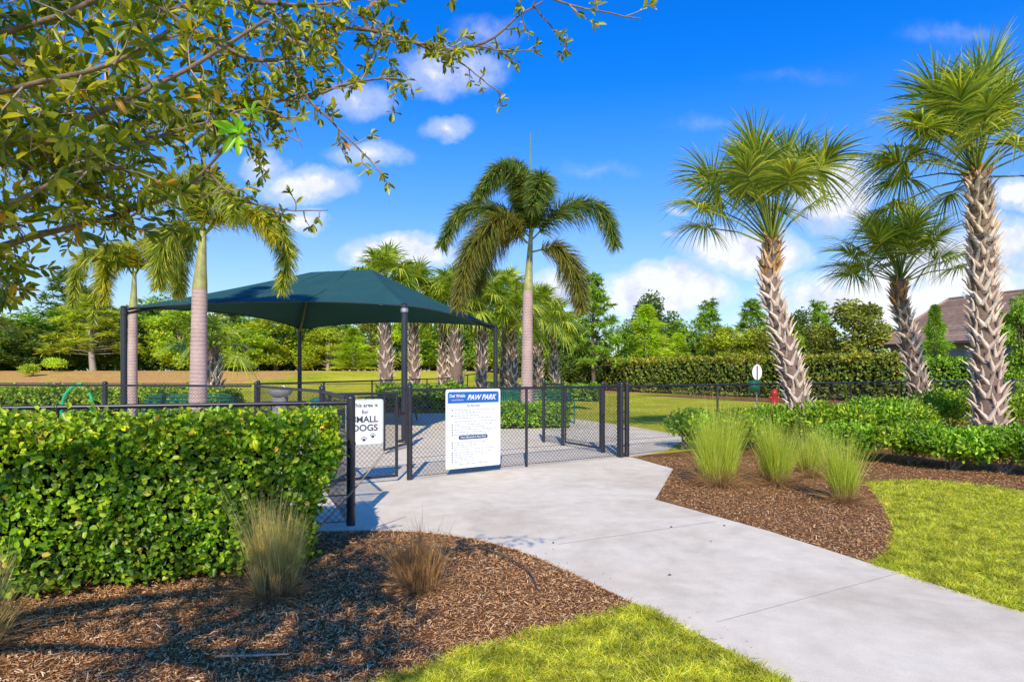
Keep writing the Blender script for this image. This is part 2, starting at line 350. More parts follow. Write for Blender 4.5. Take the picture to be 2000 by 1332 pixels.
struct(mk('path', MB().poly(path_poly, -.1, 0.0), CONC), 'pale concrete path curving from the lower right to the gates')
slab = [NP+[-.36,-.12,0], GA, GB, RP+[.05,0,0], G(1300,880), G(1345,852), G(1230,832), G(1110,816), np.array([1.2,22.5,0]), np.array([-4,22.8,0]), np.array([-9.5,20,0]), np.array([-10,10.5,0]), np.array([-9.5,4.6,0]), LP+[0,.35,0]]
struct(mk('pavement', MB().poly(slab, -.1, -.004), CONC), 'concrete slab inside the fenced dog park under the shade canopy')
mb = MB()
for a, b_ in (((1400,1215),(1760,1118)), ((1090,1063),(1400,1018)), ((760,1035),(700,968))):
    p, q = G(*a), G(*b_); d = unit(q-p); s = np.cross(d, [0,0,1])*.003
    mb.add([p-s+[0,0,.003], q-s+[0,0,.003], q+s+[0,0,.003], p+s+[0,0,.003]], [[0,1,2,3]])
struct(mk('path_joint', mb, JOINT), 'thin tooled joints across the concrete path')

# mulch beds
bedL = [G(620,1037)+[.02,0,0]] + edgeL[:8] + [G(1180,1203), G(1100,1218), G(1000,1250), G(900,1276), G(740,1335), G(500,1480), np.array([-2,1.2,0]), np.array([-9,1.0,0]), np.array([-9.2,3.6,0])]
_sp = smoothpts(edgeL, 4); _k = int(np.argmin([np.linalg.norm(q-G(1260,1187)) for q in _sp]))
bedL = [NP+[-.36,-.12,0]] + _sp[:_k+1] + [G(1180,1207), G(1100,1222), G(1000,1254), G(900,1280), G(740,1340), G(500,1480), np.array([-2,1.2,0]), np.array([-9,1.0,0]), np.array([-9.2,3.6,0]), LP]
struct(mk('mulch_bed', MB().poly(bedL, None, -.008), MULCH), 'brown bark mulch bed below the clipped hedge at left')
bedR = [G(1236,893), G(1315,915), G(1280,975), G(1500,1036), G(1700,1100), G(1738,1068), G(1745,1030), G(1725,985), G(1690,942), G(1800,936), G(1900,944), G(2000,959), G(2300,1010), np.array([22,8.5,0]), np.array([22,22.5,0]), np.array([16.5,20.3,0]), RP]
struct(mk('mulch_bed', MB().poly(bedR, None, -.007), MULCH), 'brown pine bark mulch bed under the palms at right')
struct(mk('mulch_border', MB().poly([(4.9,45.5),(15.3,26.6),(22,22),(30,24.5),(30,31),(6,50)], None, .02), MULCH), 'brown mulch strip at the foot of the long hedge')

def chips(poly, n, ylo, name, label, z):
    P = scatter(poly, n); P = P[P[:,1] > ylo]; k = len(P)
    # denser toward the viewer
    keep = rng.random(k) < np.clip((5.2/np.maximum(P[:,1],.1))**1.5, .12, 1); P = P[keep]; k = len(P)
    d = rng.normal(size=(k,3))*[1,1,.28]
    mb = MB(); L = rng.uniform(.008,.040,k)*rng.uniform(.5,1.2,k); W = rng.uniform(.002,.009,k)
    strips(mb, np.c_[P, z+rng.uniform(.002,.02,k)], d, (0,0,0), L, W, 1, unit(np.cross(unit(d), np.array([0,0,1.0])+rng.normal(size=(k,3))*.35)), .7)
    return tag(mk(name, mb, CHIP), label, 'mulch', kind='stuff')
chips(bedL, 260000, 2.6, 'mulch_chips', 'loose bark chips and needles covering the left bed', -.008)
visR = [p for p in bedR[:12]] + [np.array([12,11,0]), RP]
chips(visR, 140000, 4, 'mulch_chips', 'loose bark chips and pine straw covering the right bed', -.007)

# lawns near the camera
def lawn(poly, n, h, name, label, z=-.012, w=.0058, near=4.0, lit=1):
    P = scatter(poly, n); P = P+rng.normal(size=P.shape)*.02; k = len(P)
    keep = rng.random(k) < np.clip((near/P[:,1])**1.3, .1, 1); P = P[keep]; k = len(P)
    d = rng.normal(size=(k,3))*[.75,.75,0]+[0,0,1]; L = h*rng.uniform(.4,1.35,k)*(1+.35*np.sin(P[:,0]*9+2*np.sin(P[:,1]*5))*np.sin(P[:,1]*8+P[:,0]*3))
    sc = np.clip(P[:,1]/5, 1, 2)
    mb = MB(); strips(mb, np.c_[P, terrain(P[:,0],P[:,1])], d, rng.normal(size=(k,3))*[.35,.35,.1]-[0,0,.25], L, w*sc, 2)
    return tag(mk(name, mb, TURF), label, 'grass', kind='stuff')
lawnF = [G(1262,1186), G(1225,1186), G(1170,1200), G(1095,1214), G(995,1246), G(895,1272), G(735,1330), G(640,1400), G(1560,1400), G(1545,1332), G(1450,1286), G(1350,1234)]
lawn(lawnF, 60000, .05, 'lawn_grass', 'blades of bright turf in the lower middle between mulch and path', near=5)
lawnR = [G(1700,1102), G(1740,1070), G(1748,1030), G(1728,985), G(1692,942), G(1800,937), G(1900,945), G(2000,960), G(2250,1005), G(2300,1285), G(2000,1196), G(1850,1149)]
lawn(lawnR, 170000, .055, 'lawn_grass', 'blades of sunny turf at right between path and mulch', near=5.2)
lawnB = [(1.9,20.3),(4.4,15.2),(7,14.9),(16,20.8),(20,24),(15,26.3),(4.8,45),(1.3,45),(1.3,23)]
lawn(lawnB, 30000, .05, 'lawn_grass', 'sunny turf of the dog run behind the chain link fence', w=.006, near=22)
lawnW = [(-28,17),(-10.2,17),(-10,20.4),(-4,23.2),(1,23),(1.5,44),(-30,44),(-40,30)]
lawn(lawnW, 36000, .05, 'lawn_grass', 'turf rising toward the tree line at left', w=.007, near=26)
pe = np.array(PATH[:40]); k = 420; q = pe[rng.integers(0, len(pe), k)]+rng.normal(size=(k,3))*[.10,.10,0]; q = q[inside(q, path_poly)]; q[:,2] = .004; mb = MB()
strips(mb, q, rng.normal(size=(len(q),3))*[1,1,.15], (0,0,0), rng.uniform(.006,.022,len(q)), .004, 1, None, .7)
tag(mk('mulch_chips', mb, CHIP), 'few stray bark bits washed along the edges of the path', 'mulch', kind='stuff')
# fallen bits
for i, (px, py) in enumerate(((1308,1030),(1417,1028),(1390,1057),(1304,1124),(1082,1062))):
    mb = MB(); p = G(px, py)+[0,0,.004]; leaves(mb, [p], [[math.cos(i*2.1), math.sin(i*2.1), .12]], [[0,0.1,1]], .03, .015, .5)
    tag(mk('fallen_leaf', mb, DBARK), ['dry leaf on the path near the right mulch tip, second from left of four','dry leaf on the path nearest the right mulch edge','smallest dry leaf in the middle of the path','dry leaf on the path nearest the lower lawn','dry leaf on the path left of centre by the left bed'][i], 'leaf')
mb = MB(); mb.tube([G(425,1288)+[0,0,.02], G(490,1290)+[0,0,.028], G(565,1284)+[0,0,.02]], [.006,.007,.004], 6)
tag(mk('fallen_stick', mb, TWIG), 'thin straight stick lying on the mulch at bottom left', 'stick')
mb = MB(); mb.tube(spline([G(935,1072)+[0,0,.02], G(985,1095)+[0,0,.04], G(1035,1125)+[0,0,.03], G(1052,1160)+[0,0,.01]], 10), [.007]*10, 6)
tag(mk('fallen_stick', mb, DBARK), 'bent reddish stick on the mulch beside the path curve', 'stick')

# ------------------------------------------------------------------ hedges and shrubs
def hedge(name, label, path, width, height, n, mat, L, W, lump=.06, cat='hedge', zfun=None, stems=14, group=None, round_=.25, base=.04, core=True, taper=.0):
    path = np.array(path, float); d = np.concatenate([[0], np.cumsum(np.linalg.norm(np.diff(path, axis=0), axis=1))]); tot = d[-1]
    o = thing(name, label, cat, tuple(path.mean(0)) + (float(terrain(*path.mean(0))),), group=group)
    def at(s):
        x = np.interp(s, d, path[:,0]); y = np.interp(s, d, path[:,1])
        i = np.clip(np.searchsorted(d, s)-1, 0, len(d)-2); t = unit(path[i+1]-path[i]); return np.c_[x,y], np.c_[t[:,1], -t[:,0]], t
    # cross-section perimeter sampling (u across, v height), outward normals
    per = [width, height, height]; w = np.array([width*1.2, height, height*.7]); w = w/w.sum()
    endw = min(.25, width*height/(tot*(width+2*height)+1e-6)*2)
    face = rng.choice(5, n, p=np.r_[w*(1-endw), endw/2, endw/2])
    s = rng.random(n)*tot; u = (rng.random(n)-.5)*width; v = rng.random(n)**.9*height
    u = np.where(face==1, width/2, u); u = np.where(face==2, -width/2, u); v = np.where(face==0, height, v)
    s = np.where(face==3, 0, s); s = np.where(face==4, tot, s)
    nu = np.select([face==1, face==2],[1.0,-1.0],0); nv = (face==0)*1.0; ns = np.select([face==3, face==4],[-1.0,1.0],0)
    # round the upper shoulders
    ex = np.clip(np.abs(u)/(width/2), 0, 1)**4; v = v - ex*(face==0)*height*round_*.5; u = u*(1-.12*(np.clip(v/height-.6,0,1)/.4)*(face!=0))
    u = u*(1-.18*(1-np.clip(v/height/.35,0,1))*(face!=0))
    s = tot*.5+(s-tot*.5)*(1-taper*(1-np.clip(v/height/.75,0,1)))
    c, pr, tg = at(s)
    h3 = np.sin(s*3.1+v*2.3)*np.sin(s*1.3+1)+.7*np.sin(s*7.7+v*6+u*3)+.5*np.sin(s*13+v*11)
    depth = rng.exponential(.35, n); depth = np.where(rng.random(n) < .07, -depth*.6, depth)
    off = lump*h3 - depth*lump*1.6
    N = pr*nu[:,None]+tg*ns[:,None]; N = np.c_[N, nv]
    P = np.c_[c+pr*u[:,None], v+base*(face!=0)] + N*off[:,None]
    P[:,2] += terrain(P[:,0], P[:,1])*(P[:,1] > 20)
    D = unit(N*.5 + randdir(n)*.75 + [0,0,.25]); Nn = unit(N*1.0+randdir(n)*.55+[0,-.15,.35])
    k = P[:,2] > .0; sc = rng.uniform(.6,1.25,n)
    mb = MB(); leaves(mb, P[k], D[k], Nn[k], (L*sc)[k], (W*sc)[k]); mk('foliage', mb, mat, o)
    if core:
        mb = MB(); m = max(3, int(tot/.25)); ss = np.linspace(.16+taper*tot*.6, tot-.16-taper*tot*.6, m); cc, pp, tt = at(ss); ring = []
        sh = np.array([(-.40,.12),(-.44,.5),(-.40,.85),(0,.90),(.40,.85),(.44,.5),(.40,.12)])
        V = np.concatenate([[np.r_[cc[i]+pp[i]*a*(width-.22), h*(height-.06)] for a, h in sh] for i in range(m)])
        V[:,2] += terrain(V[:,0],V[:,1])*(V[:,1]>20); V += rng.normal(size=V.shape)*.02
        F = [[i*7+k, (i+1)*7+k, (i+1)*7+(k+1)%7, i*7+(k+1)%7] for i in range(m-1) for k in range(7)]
        mb.add(V, F); mk('shade_core', mb, COREM, o)  # near-black filler shell, its colour stands in for shade deep in the foliage
    for q in np.linspace(.08, .92, stems):
        mb = MB()
        c_, p_, t_ = at(np.array([q*tot])); b0 = np.r_[c_[0]+rng.normal(size=2)*.06*width, 0]; b0[2] = terrain(b0[0], b0[1])
        for j in range(3):
            tip = b0+np.r_[rng.normal(size=2)*.25*min(width,1.2), height*rng.uniform(.5,.85)]
            mb.tube(spline([b0, (b0+tip)/2+np.r_[rng.normal(size=2)*.04,0], tip], 5), np.linspace(.014,.005,5)*(1 if width<1.3 else 1.6), 5, False)
        mk('stem', mb, TWIG, o)
    return o
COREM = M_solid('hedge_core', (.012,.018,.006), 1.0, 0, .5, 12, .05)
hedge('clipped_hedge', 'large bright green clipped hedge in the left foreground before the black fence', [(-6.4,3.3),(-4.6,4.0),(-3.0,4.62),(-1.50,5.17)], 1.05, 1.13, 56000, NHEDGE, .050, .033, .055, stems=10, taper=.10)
COREFAR = COREM
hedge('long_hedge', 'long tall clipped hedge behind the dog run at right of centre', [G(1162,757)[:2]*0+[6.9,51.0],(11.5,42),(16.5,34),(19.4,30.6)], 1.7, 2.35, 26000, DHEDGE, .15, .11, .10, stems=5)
hedge('tall_hedge', 'clipped hedge in front of the grey house at far right', [(19.6,31.2),(24,29.5),(31,27)], 1.5, 2.15, 15000, SHRUB, .13, .09, .1, stems=5)
hedge('low_hedge', 'low bright hedge behind the left run and the palm trunks', [(-16.5,18.6),(-8.2,18.2)], 1.1, .95, 12000, HEDGE, .10, .07, .08, stems=5)
hedge('low_hedge', 'dark low hedge in the canopy shade behind the tall pole', [(-5.0,23.6),(-1.9,23.2)], 1.0, .95, 5000, SHRUB, .10, .07, .08, stems=5)
hedge('low_hedge', 'low hedge before the green bench seen past the rules sign', [(-.5,16.6),(1.5,16.9)], .8, .62, 6500, SHRUB, .075, .05, .06, stems=5)
hedge('low_hedge', 'small flat topped hedge at the feet of the far palms', [(1.4,30),(4.2,31)], 1.1, .75, 3000, SHRUB, .12, .08, .08, stems=3)

def shrub(name, label, c, r, h, n, mat, L=.07, W=.045, group=None, lobes=7, cat='shrub'):
    z0 = float(terrain(*c[:2])); o = thing(name, label, cat, (c[0], c[1], z0), group=group); mb = MB()
    lc = np.array([[math.cos(a)*r*q, math.sin(a)*r*q*.9, h*z] for a, q, z in zip(rng.random(lobes)*2*PI, rng.uniform(.2,.65,lobes), rng.uniform(.45,.68,lobes))]+[[0,0,h*.6]])
    lr = rng.uniform(.4,.62,lobes+1)*min(r, h*.75)
    k = rng.integers(0, lobes+1, n); d = randdir(n); d[:,2] = np.abs(d[:,2])*rng.choice([1,1,-.7], n)
    q = rng.random(n)**.35; P = lc[k]+d*(lr[k]*q)[:,None]*[1.15,1.1,.85]*1.05+rng.normal(size=(n,3))*.02
    ok = (P[:,2] > .05) & (P[:,2] < h*1.03); P = P[ok]; d = d[ok]; m = len(P)
    leaves(mb, P, unit(d*.6+randdir(m)*.7+[0,0,.3]), unit(d+randdir(m)*.5+[0,-.1,.4]), L*rng.uniform(.6,1.25,m), W*rng.uniform(.7,1.2,m))
    mk('foliage', mb, mat, o, world=False); mb = MB()
    for j in range(9):
        tip = lc[rng.integers(0, lobes+1)]; b0 = np.r_[rng.normal(size=2)*.05, 0]
        mb.tube(spline([b0, (b0+tip)*.5+np.r_[rng.normal(size=2)*.06,0], tip], 6), np.linspace(.014,.004,6), 5, False)
    mk('stem', mb, TWIG, o, world=False); return o
SH = [ # px, Y, r, h, n, mat, label
 (1335,12.1,.62,.92,3200,SHRUB,'leafy shrub beside the dog run fence, leftmost under the leaning palm'),
 (1432,12.0,.66,.95,3200,HEDGE,'shrub behind the first tall grass clump near the leaning palm'),
 (1520,12.3,.7,.92,3000,SHRUB,'shrub at the foot of the leaning palm behind the second grass clump'),
 (1612,11.8,.75,.98,3500,HEDGE,'bright shrub just right of the leaning palm trunk'),
 (1700,12.6,.8,1.0,3500,SHRUB,'dark shrub between the leaning palm and the short palm'),
 (1778,13.2,.8,.98,3200,HEDGE,'shrub in front of the short palm trunk base'),
 (1858,13.6,.85,1.18,3500,HEDGE,'yellow green shrub between the short palm and the tall palm'),
 (1975,14.2,.8,1.1,3000,HEDGE,'bright shrub right of the tall palm against the end post'),
 (1650,10.6,.5,.62,2600,SHRUB,'low shrub behind the grass clump nearest the lawn'),
 (1775,10.2,.62,.68,3200,HEDGE,'low spreading shrub with bare stems showing before the short palm'),
 (1860,9.6,.6,.66,3300,SHRUB,'dense low shrub left of the tall palm base over dark mulch'),
 (1960,9.2,.68,.68,3800,SHRUB,'dense dark green low shrub before the tall palm'),
 (2060,8.9,.7,.68,2600,SHRUB,'dense low shrub cut by the right edge of the view')]
for px, Y, r, h, n, m_, lb in SH:
    shrub('shrub', lb, ((px-1000)/1200*Y, Y), r*1.02, h*(.84 if px < 1480 else 1.0), int(n*1.25), m_, .075, .042)
shrub('round_bush', 'small round pale bush at the berm foot, nearer the left edge', (-30.5,39), .8, .75, 900, TREEM['bright'], .16, .08)
shrub('round_bush', 'small round pale bush beside the pale trunked tree on the berm', (-31.8,43), .9, .95, 900, TREEM['bright'], .16, .08)

# ------------------------------------------------------------------ ornamental grasses
def clump(label, c, h, n, mat, spread=.45, group=None, base_r=.08, wind=0.0, tan=0):
    o = thing('grass_clump', label, 'ornamental grass', (c[0], c[1], -.008), group=group); mb = MB()
    K = 17; ta = rng.random(K)*2*PI; tq = np.sqrt(rng.random(K)); tc_ = np.c_[np.cos(ta)*tq, np.sin(ta)*tq]*base_r
    tl_ = np.c_[np.cos(ta)*tq, np.sin(ta)*tq]*spread*rng.uniform(.5,1.6,K)[:,None]+rng.normal(size=(K,2))*spread*.4; th_ = rng.uniform(.62,1.12,K)*(1.06-.25*tq)
    k = rng.integers(0, K, n); B = np.c_[tc_[k]+rng.normal(size=(n,2))*base_r*.2, np.zeros(n)]
    D = np.c_[tl_[k]+[wind,0]+rng.normal(size=(n,2))*.085, np.ones(n)]
    L = h*th_[k]*(.35+.75*rng.random(n)**.7); far = rng.random(n) < .06; L = np.where(far, L*1.18, L)
    dr = np.c_[tl_[k]*.5+[wind*.4,0], -.06*np.ones(n)]+rng.normal(size=(n,3))*[.10,.10,.05]
    br = rng.random(n) < .10; dr = np.where(br[:,None], dr*3+[0,0,-.25], dr)
    strips(mb, B, D, dr, L, rng.uniform(.0018,.0046,n)*1.15, 6, tip=.10); mk('blades', mb, mat, o, world=False)
    m = int(n*.42); mb = MB(); a = rng.random(m)*2*PI; q = rng.random(m)**.5
    D = np.c_[np.cos(a)*q*1.5, np.sin(a)*q*1.5, np.full(m,.45)+rng.random(m)*1.1]
    strips(mb, np.c_[np.cos(a)*base_r*.8, np.sin(a)*base_r*.8, np.zeros(m)], D, np.c_[rng.normal(size=(m,2))*.25, -rng.uniform(.2,.9,m)], h*rng.uniform(.15,.5,m), .0034, 5, tip=.2)
    mk('dry_blades', mb, MUHLYD, o, world=False); return o
clump('tall olive grass clump on the mulch before the hedge at left', G(535,1165), .78, 1900, MUHLYS, .10, base_r=.10, tan=1)
clump('small withered brown grass clump alone on the left mulch', G(820,1150), .50, 1500, MUHLYD, .24, base_r=.10, tan=1)
clump('tan grass clump cut off by the left edge of the view', G(-55,1268), .60, 1100, MUHLYS, .30, base_r=.10, tan=1)
clump('largest yellow green grass clump, leftmost of the four at right', G(1403,948), 1.22, 3000, MUHLY, .07, base_r=.15)
clump('full green grass clump in the middle of the right bed, second from left', G(1515,948), 1.12, 2500, MUHLY, .11, base_r=.11, wind=-.03)
clump('smaller grass clump set back between the second clump and the lawn one', G(1580,932), .9, 1500, MUHLY, .12, base_r=.09)
clump('grass clump nearest the right lawn edge, rightmost of the four', G(1648,982), .95, 1800, MUHLY, .09, base_r=.09, wind=-.07)

# ------------------------------------------------------------------ chain link
def wires(mb, a, b, z0, z1, pitch=.066, r=.0022, za=None, zb=None):
    a = np.array(a[:2], float); b = np.array(b[:2], float); Lh = np.linalg.norm(b-a); u = (b-a)/Lh; H = z1-z0
    nrm = np.array([u[1], -u[0], 0])
    def line(s0, s1, w0, w1, side):
        p = np.array([*(a+u*s0), w0]); q = np.array([*(a+u*s1), w1]); p = p+nrm*side*r; q = q+nrm*side*r
        t = unit(q-p); e = np.cross(t, nrm)*r; f = nrm*r
        V = [p-e, p+e*.5+f*.9, p+e*.5-f*.9, q-e, q+e*.5+f*.9, q+e*.5-f*.9]
        mb.add(V, [[0,1,4,3],[1,2,5,4],[2,0,3,5]])
    k = -H
    while k < Lh:
        s0, s1, w0, w1 = k, k+H, z0, z1
        if s0 < 0: w0 = z0 - s0; s0 = 0
        if s1 > Lh: w1 = z1 - (s1-Lh); s1 = Lh
        if s1 - s0 > .01:
            line(s0, s1, w0, w1, .6); line(s0, s1, z1-(w0-z0), z0+(z1-w1), -.6)
        k += pitch
def post(mb, p, h, r, bands=False, z0=None):
    p = np.array([p[0], p[1], 0.0]); zb = float(terrain(p[0], p[1])) if z0 is None else z0
    mb.tube([p+[0,0,zb], p+[0,0,h+zb+.0]], r, 12); c = p+[0,0,h+zb]
    mb.tube([c, c+[0,0,.012], c+[0,0,.03], c+[0,0,.042]], [r*1.12, r*1.12, r*.85, r*.3], 12)
    if bands:
        for z in (.2, .5, .8, 1.05): mb.tube([p+[0,0,zb+z], p+[0,0,zb+z+.022]], r*1.13, 12)
def fence(label, pts, h=1.25, term=(), r=.022, rt=.038, pitch=.066, wr=.0022, group=None, spacing=2.3, mesh=True, rail=.021, skip=()):
    pts = [np.array([*p[:2], 0.0]) for p in pts]
    o = thing('chain_link_fence', label, 'fence', tuple(pts[0]), group=group)
    for i, p in enumerate(pts):
        if i in skip: continue
        mb = MB(); post(mb, p, h+(.05 if i in term else 0.0), rt if i in term else r, i in term); mk('post', mb, BLACK, o, smooth=False)
    mr, mm, mw = MB(), MB(), MB()
    for a, b in zip(pts[:-1], pts[1:]):
        L = np.linalg.norm(b-a); n = max(1, round(L/spacing))
        for j in range(1, n):
            q = a+(b-a)*j/n; mb = MB(); post(mb, q, h-.02, r); mk('post', mb, BLACK, o)
        ta, tb = float(terrain(a[0],a[1])), float(terrain(b[0],b[1]))
        off = max(0, ta)
        mr.bar(a+[0,0,h+max(ta,0)-.0], b+[0,0,h+max(tb,0)], rail, 10)
        n2 = max(1, int(L/3)) if abs(ta-tb) > .02 else 1
        if mesh:
            for j in range(n2):
                p, q = a+(b-a)*j/n2, a+(b-a)*(j+1)/n2; t0 = max(0, float(terrain(*((p+q)/2)[:2])))
                wires(mm, p, q, .03+t0, h+t0, pitch, wr)
        mw.bar(a+[0,0,.04+max(ta,0)], b+[0,0,.04+max(tb,0)], .004, 5); mw.bar(a+[0,0,.30+max(ta,0)], b+[0,0,.30+max(tb,0)], .003, 5)
    mk('top_rail', mr, BLACK, o)
    if mesh: mk('chain_link_mesh', mm, WIRE, o)
    mk('tension_wire', mw, WIRE, o); return o
U = unit(RP-GB); Vv = np.array([-U[1], U[0], 0])
fence('black chain link fence running behind the clipped foreground hedge to the thick post', [NP, np.array([-3.9,5.26,0]), np.array([-6.4,4.45,0]), LP+[0,.1,0]], 1.2, (0,), rt=.045, spacing=9, wr=.0026)
fence('short side of black chain link from the thick near post to the small dogs gate', [NP+Vv*.09+[-.02,0,0], GA+[.0,-.07,0]], 1.25, (1,), skip=(0,), spacing=9)
fence('black chain link panel carrying the blue headed rules sign', [GB+[.03,.01,0], MP, RP-U*.08], 1.25, (0,2), rt=.040, spacing=9, wr=.0026)
R1 = np.array([1.70,11.5,0]); R2 = np.array([1.05,12.6,0]); R3 = np.array([.68,13.2,0])
fence('short black chain link piece between the double corner post and the inner gate', [RP+Vv*.09-U*.05, R1], 1.25, (1,), skip=(0,), spacing=9, rt=.04)
fence('short black chain link piece beyond the inner gate latch post', [R2+Vv*.02, R3], 1.25, (0,1), spacing=9, rt=.032)
FE = np.array([16.4,20.1,0])
fence('long black chain link fence along the dog run behind the palms and shrubs', [RP+U*.05, FE], 1.25, (0,1), spacing=2.4, rt=.045)
fence('black chain link fence turning away from the end post right of the tall palm', [FE+[.1,.1,0], FE+[6,-2.5,0]], 1.25, (), skip=(0,), spacing=3)
C1 = np.array([-4.62,11.1,0]); C2 = np.array([-9.9,12.1,0])
fence('black chain link fence from the small dogs gate back toward the canopy', [GA+[-.05,.06,0], C1], 1.25, (1,), skip=(0,), spacing=9)
fence('black chain link fence across the left run under the canopy posts', [C1+[-.1,.02,0], np.array([-7.75,11.7,0]), np.array([-14.5,12.9,0])], 1.25, (1,), skip=(0,), spacing=3.2, rt=.045)
fence('dark fence running back from the slab past the far palms', [np.array([-5.45,13.2,0]), np.array([-4.1,18,0]), np.array([-2.6,24.6,0]), np.array([-.6,31,0])], 1.25, (0,), spacing=2.6, pitch=.1, rt=.04)
fence('thin dark fence farthest back at left below the mulched berm', [np.array([-22.5,25,0]), np.array([-9.6,23.4,0]), np.array([-2.9,24.4,0])], 1.05, (), spacing=2.6, pitch=.12, r=.02, rail=.016)

def gate(label, a, b, h=1.2, latch_at='b', group=None, fork=True):
    a = np.array([*a[:2],0.0]); b = np.array([*b[:2],0.0]); o = thing('chain_link_gate', label, 'gate', tuple(a), group=group)
    u = unit(b-a); p, q = a+u*.075, b-u*.075; mb = MB()
    for s in (p, q): mb.bar(s+[0,0,.06], s+[0,0,h], .021, 10)
    for z in (.075, h-.01): mb.bar(p+[0,0,z], q+[0,0,z], .019, 10)
    mk('gate_frame', mb, BLACK, o); mb = MB(); wires(mb, p, q, .08, h-.02, .066, .0024); mk('chain_link_mesh', mb, WIRE, o)
    for z in (.28, .95):
        mb = MB(); mb.tube([a+u*.015+[0,0,z-.03], a+u*.015+[0,0,z+.03]], .05, 10); mb.box(a+u*.05+[0,0,z], (.07,.03,.035), u); mk('hinge', mb, BLACK, o)
    mb = MB(); s = q+[0,0,.93]; mb.box(s+u*.04, (.14,.03,.03), u); mb.tube([s+[0,0,-.05], s+[0,0,.07]], .028, 10); mb.tube([s+u*.05+[0,-.03,.05], s+u*.05+[0,-.03,-.06]], .012, 8); mk('latch', mb, BLACK, o)
    return o
gate('black chain link gate carrying the small dogs sign', GA, GB+[-.07,-.04,0], 1.22)
gate('black chain link gate with round latch beside the green bench, left of the doubled post', R1, R2, 1.22)
gate('black inner gate swung open behind the tall canopy pole', np.array([-2.08,12.3,0]), np.array([-2.36,11.2,0]), 1.2)
mb = MB(); post(mb, (-2.06,12.42), 1.27, .036, True); tag(mk('gate_post', mb, BLACK), 'slim black post holding the open inner gate behind the canopy pole', 'post')
mb = MB(); post(mb, RP+U*.02+Vv*.0+[-.11,.02,0], 1.3, .04, True); tag(mk('gate_post', mb, BLACK), 'left one of the doubled black corner posts by the right bed tip', 'post')

# ------------------------------------------------------------------ signs
def textmb(s, size, cx, cz, y, align='CENTER', shear=0.0, bold=0.0, sx=1.0):
    c = bpy.data.curves.new('lettering_curve', 'FONT'); c.body = s; c.size = size; c.align_x = align; c.shear = shear; c.offset = bold
    o = bpy.data.objects.new('lettering_tmp', c); COL.objects.link(o); bpy.context.view_layer.update()
    me = bpy.data.meshes.new_from_object(o.evaluated_get(bpy.context.evaluated_depsgraph_get()))
    V = np.array([v.co[:] for v in me.vertices]); F = [list(p.vertices) for p in me.polygons]
    bpy.data.objects.remove(o); bpy.data.curves.remove(c); bpy.data.meshes.remove(me)
    W = np.c_[V[:,0]*sx+cx, np.full(len(V), y), V[:,1]+cz]; out = []
    for f in F: out.append(f)
    return W, out
def addtext(mb, *a, **k):
    W, F = textmb(*a, **k); by = {}
    for f in F: by.setdefault(len(f), []).append(f)
    base_n = mb.n; mb.v.append(W); mb.n += len(W)
    for g in by.values(): mb.f.append(np.array(g)+base_n)
def rrect(mb, cx, cz, w, h, r, y, t=0.0, only_top=False):
    pts = []
    for qx, qz, a0 in ((1,1,0),(-1,1,90),(-1,-1,180),(1,-1,270)):
        rr = r if not (only_top and qz < 0) else .0005
        for k in range(5):
            a = math.radians(a0+k*22.5); pts.append((cx+qx*(w/2-rr)+rr*math.cos(a), cz+qz*(h/2-rr)+rr*math.sin(a)))
    n = len(pts); V = [(x, y, z) for x, z in pts]; c = [(cx, y, cz)]
    mb.add(V+c, [[(i+1)%n, i, n] for i in range(n)])
    if t:
        W = [(x, y+t, z) for x, z in pts]; mb.add(V+W, [[i, (i+1)%n, (i+1)%n+n, i+n] for i in range(n)]); mb.add(W+[(cx,y+t,cz)], [[i,(i+1)%n,n] for i in range(n)])
# rules board
sl = GB + (MP-GB)*.285; sr_ = math.atan2(U[1], U[0]); 
bw, bh = .94, 1.16
o = thing('rules_sign', 'large white park rules board with blue header on the chain link fence', 'sign', tuple(sl+np.array([U[1],-U[0],0])*.035+[0,0,.09]), sr_)
mb = MB(); rrect(mb, bw/2, bh/2, bw, bh, .03, 0, .006); mk('sign_panel', mb, WHITE, o, world=False)
mb = MB(); rrect(mb, bw/2, bh-.045-.075, bw-.07, .165, .03, -.003, 0, True); mk('header_band', mb, BLUE, o, world=False)
mb = MB()
for (x0, x1, z0, z1) in ((.028,.034,.06,bh-.06),(bw-.034,bw-.028,.06,bh-.06),(.07,bw-.07,.022,.028)):
    mb.add([(x0,-.002,z0),(x1,-.002,z0),(x1,-.002,z1),(x0,-.002,z1)], [[0,1,2,3]])
mk('border_line', mb, GREYINK, o, world=False)
mb = MB(); addtext(mb, 'PAW PARK', .108, .60, bh-.157, -.006, shear=.35, bold=.003, sx=.92); mk('lettering', mb, WHITE, o, world=False)
for tx, sz, zz in (('Del Webb',.062,.115),('LAKEWOOD RANCH',.022,.165)):
    mb = MB(); addtext(mb, tx, sz, .19, bh-zz, -.006, bold=.001 if sz > .05 else 0); mk('logo', mb, WHITE, o, world=False)
mb = MB(); rrect(mb, .2, bh-.138, .05, .012, .003, -.0055); mk('logo_accent', mb, REDI, o, world=False)
mb = MB(); addtext(mb, 'Paw Park Rules', .036, .46, bh-.255, -.003, bold=.0005); mk('lettering', mb, INK, o, world=False)
zl = bh-.31; rows = [(1,.74),(0,.45),(1,.40),(0,.66),(0,.74),(1,.68),(1,.55),(1,.76),(1,.60),(1,.42)]
def para(rows, z, dz):
    for bl, w in rows:
        if bl: mb = MB(); rrect(mb, .105, z+.008, .022, .018, .008, -.003); mk('bullet_mark', mb, INK, o, world=False)
        x = .14; mb = MB()
        while x < .14+w*.95:
            ww = rng.uniform(.02,.07); rrect(mb, x+ww/2, z+.006, ww, .011, .003, -.003); x += ww+.012
        mk('rule_line', mb, GREYINK, o, world=False)
        z -= dz + (.012 if not bl else 0)
    return z
